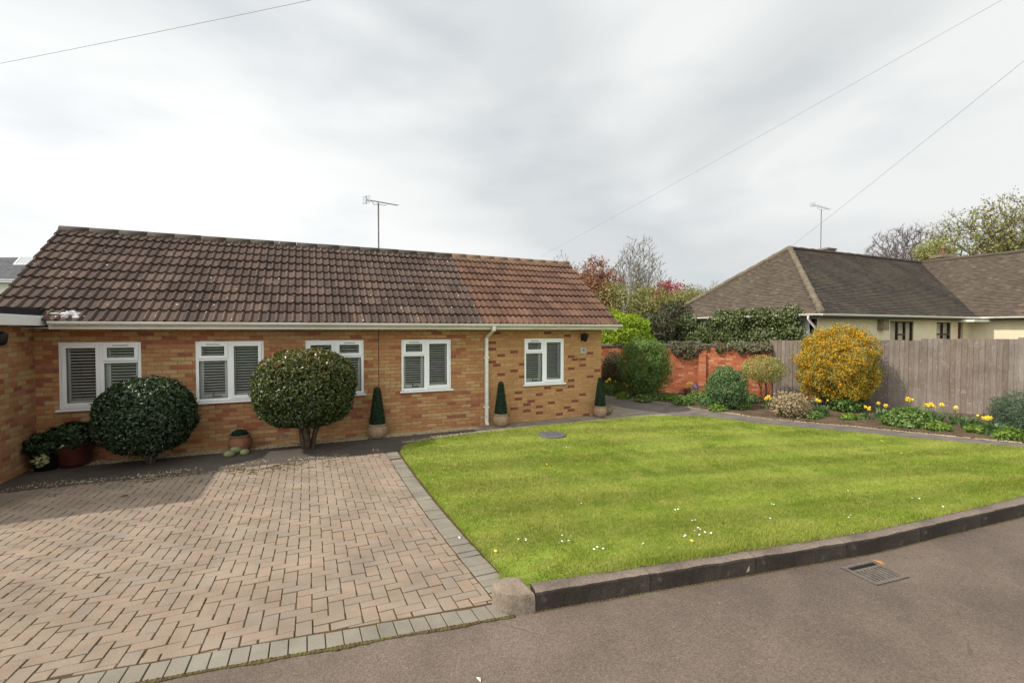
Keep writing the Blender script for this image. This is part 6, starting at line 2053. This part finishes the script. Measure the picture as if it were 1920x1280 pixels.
tree2('leafing_tree', 'large tree with fresh yellow green leaves at the right edge beyond the roofs', 'tree', 1892, 470, 52, 232, 196, M['bark'], 1500, 0.42, 0.022, 3, (1, 0.32, 0.18, LM['spring'], 0.30), seed=67, pw=0.5, trunk_f=0.25)
leafy('background_bush', 'yellow green treetop showing beside the small chimney', 'bush', 1750, 478, 46, 60, 60, 2600, 0.22, 0.12, LM['spring'], 99, 'bushes behind the roofs', lump=0.35, shell=(0.25, 1.08), spread=1.0, gaps=0.2)

# ---- a house far behind on the left
hl = thing('far_house', 'pale house with a grey slate roof and roof light far behind on the left', 'house', tuple(at_d(25, 619, 34)))
hl.location.z = 0
Z0 = 34; s_ = Z0 / 860
pr = at_d(95, 480, Z0); pe_ = at_d(105, 526, Z0 - 3.5)
d_ = Vector((_c, -_s, 0)); d_ = Vector((math.cos(-YAW), math.sin(-YAW), 0))   # across the view
bk = Vector((_s, _c, 0))
ridge_z, eave_z = at_d(30, 481, Z0).z, at_d(30, 526, Z0 - 3.5).z
cl = at_d(-120, 619, Z0 - 3.5); cr_ = at_d(160, 619, Z0 - 3.5)
cl.z = cr_.z = 0
dep = bk * 8.0
m = MB()
def P3(p, z): return (p.x, p.y, z)
vs = [P3(cl, -0.05), P3(cr_, -0.05), P3(cr_ + dep, -0.05), P3(cl + dep, -0.05), P3(cl, eave_z - 0.1), P3(cr_, eave_z - 0.1), P3(cr_ + dep, eave_z - 0.1), P3(cl + dep, eave_z - 0.1)]
m.add(vs, [(0, 1, 5, 4), (1, 2, 6, 5), (2, 3, 7, 6), (3, 0, 4, 7)])
m.build('wall', simple('pale_greenish_render', (0.50, 0.50, 0.42), 0.9, 0.05), hl)
m = MB()
a = cl - bk * 0.4 - d_ * 0.4; b = cr_ - bk * 0.4 + d_ * 0.4; c = cl + dep * 0.5; e = cr_ + dep * 0.5; g = cl + dep + bk * 0.4; h = cr_ + dep + bk * 0.4
m.add([P3(a, eave_z), P3(b, eave_z), P3(e, ridge_z), P3(c, ridge_z)], [(0, 1, 2, 3)])
m.add([P3(g, eave_z), P3(h, eave_z), P3(e, ridge_z), P3(c, ridge_z)], [(3, 2, 1, 0)])
m.uv = lambda co, no: (co.dot(d_), co.z * 1.6)
rfh = m.build('roof', M['slate'], hl)
m = MB(); m.tube([P3(a, eave_z - 0.02), P3(b, eave_z - 0.02)], 0.07, 8); m.build('gutter', M['lead'], hl)
rl = at_d(60, 492, Z0 - 1.6)
m = MB()
q0 = at_d(36, 499, Z0 - 2.2); 
fr_a = at_d(44, 485, Z0 - 1.2); fr_b = at_d(70, 485, Z0 - 1.2); fr_c = at_d(70, 500, Z0 - 2.3); fr_d = at_d(30, 500, Z0 - 2.3)
off = Vector((0, 0, 0.14)) - bk * 0.12
m.tube([fr_a + off, fr_b + off, fr_c + off, fr_d + off, fr_a + off], 0.06, 5)
rlo = m.build('roof_light', M['upvc'], rfh)
m = MB(); m.add([fr_a + off, fr_b + off, fr_c + off, fr_d + off], [(0, 1, 2, 3)]); m.build('pane', M['glass'], rlo)
wc = at_d(22, 545, Z0 - 3.55)
m = MB(); vs = []
for z in (wc.z - 0.7, wc.z + 0.45):
    for k in (-0.55, 0.55): vs.append(P3(wc + d_ * k, z))
m.add(vs, [(0, 1, 3, 2)]); m.build('window', M['slate'], hl)
leafy('background_bush', 'yellow green bush at the left edge behind the flat roof', 'bush', 8, 577, 20, 50, 46, 1400, 0.12, 0.07, LM['acid'], 105, 'bushes at the left edge', lump=0.3, shell=(0.3, 1.05))

# ---- overhead cables
def cable(name, label, pts, r, mat, sag=0.25):
    m = MB(); P = []
    a, b = Vector(pts[0]), Vector(pts[1])
    for i in range(25):
        t_ = i / 24; p = a.lerp(b, t_); p.z -= sag * 4 * t_ * (1 - t_); P.append(p)
    m.tube(P, r, 5)
    return tag(m.build(name, mat), label, 'cable')
def ext(p, q, k): return p + (q - p) * k
A, B = at_d(0, 112, 15), at_d(535, 0, 12)
cable('overhead_cable', 'pale overhead cable crossing the upper left corner of the sky', (ext(A, B, -0.9), ext(A, B, 2.2)), 0.007, M['cable_pale'], 0.15)
A, B = at_d(1020, 477, 34), at_d(1850, 0, 13)
cable('overhead_cable', 'long thin overhead cable rising from behind the tiled roof to the top right', (ext(A, B, -0.02), ext(A, B, 1.8)), 0.005, M['cable'], 0.25)
A, B = Vector(apex) + Vector((0.1, 0, 0.1)), at_d(1920, 105, 11)
cable('overhead_cable', 'overhead cable running from the peak of the hipped roof to the right edge', (A, ext(A, B, 1.8)), 0.0045, M['cable'], 0.12)
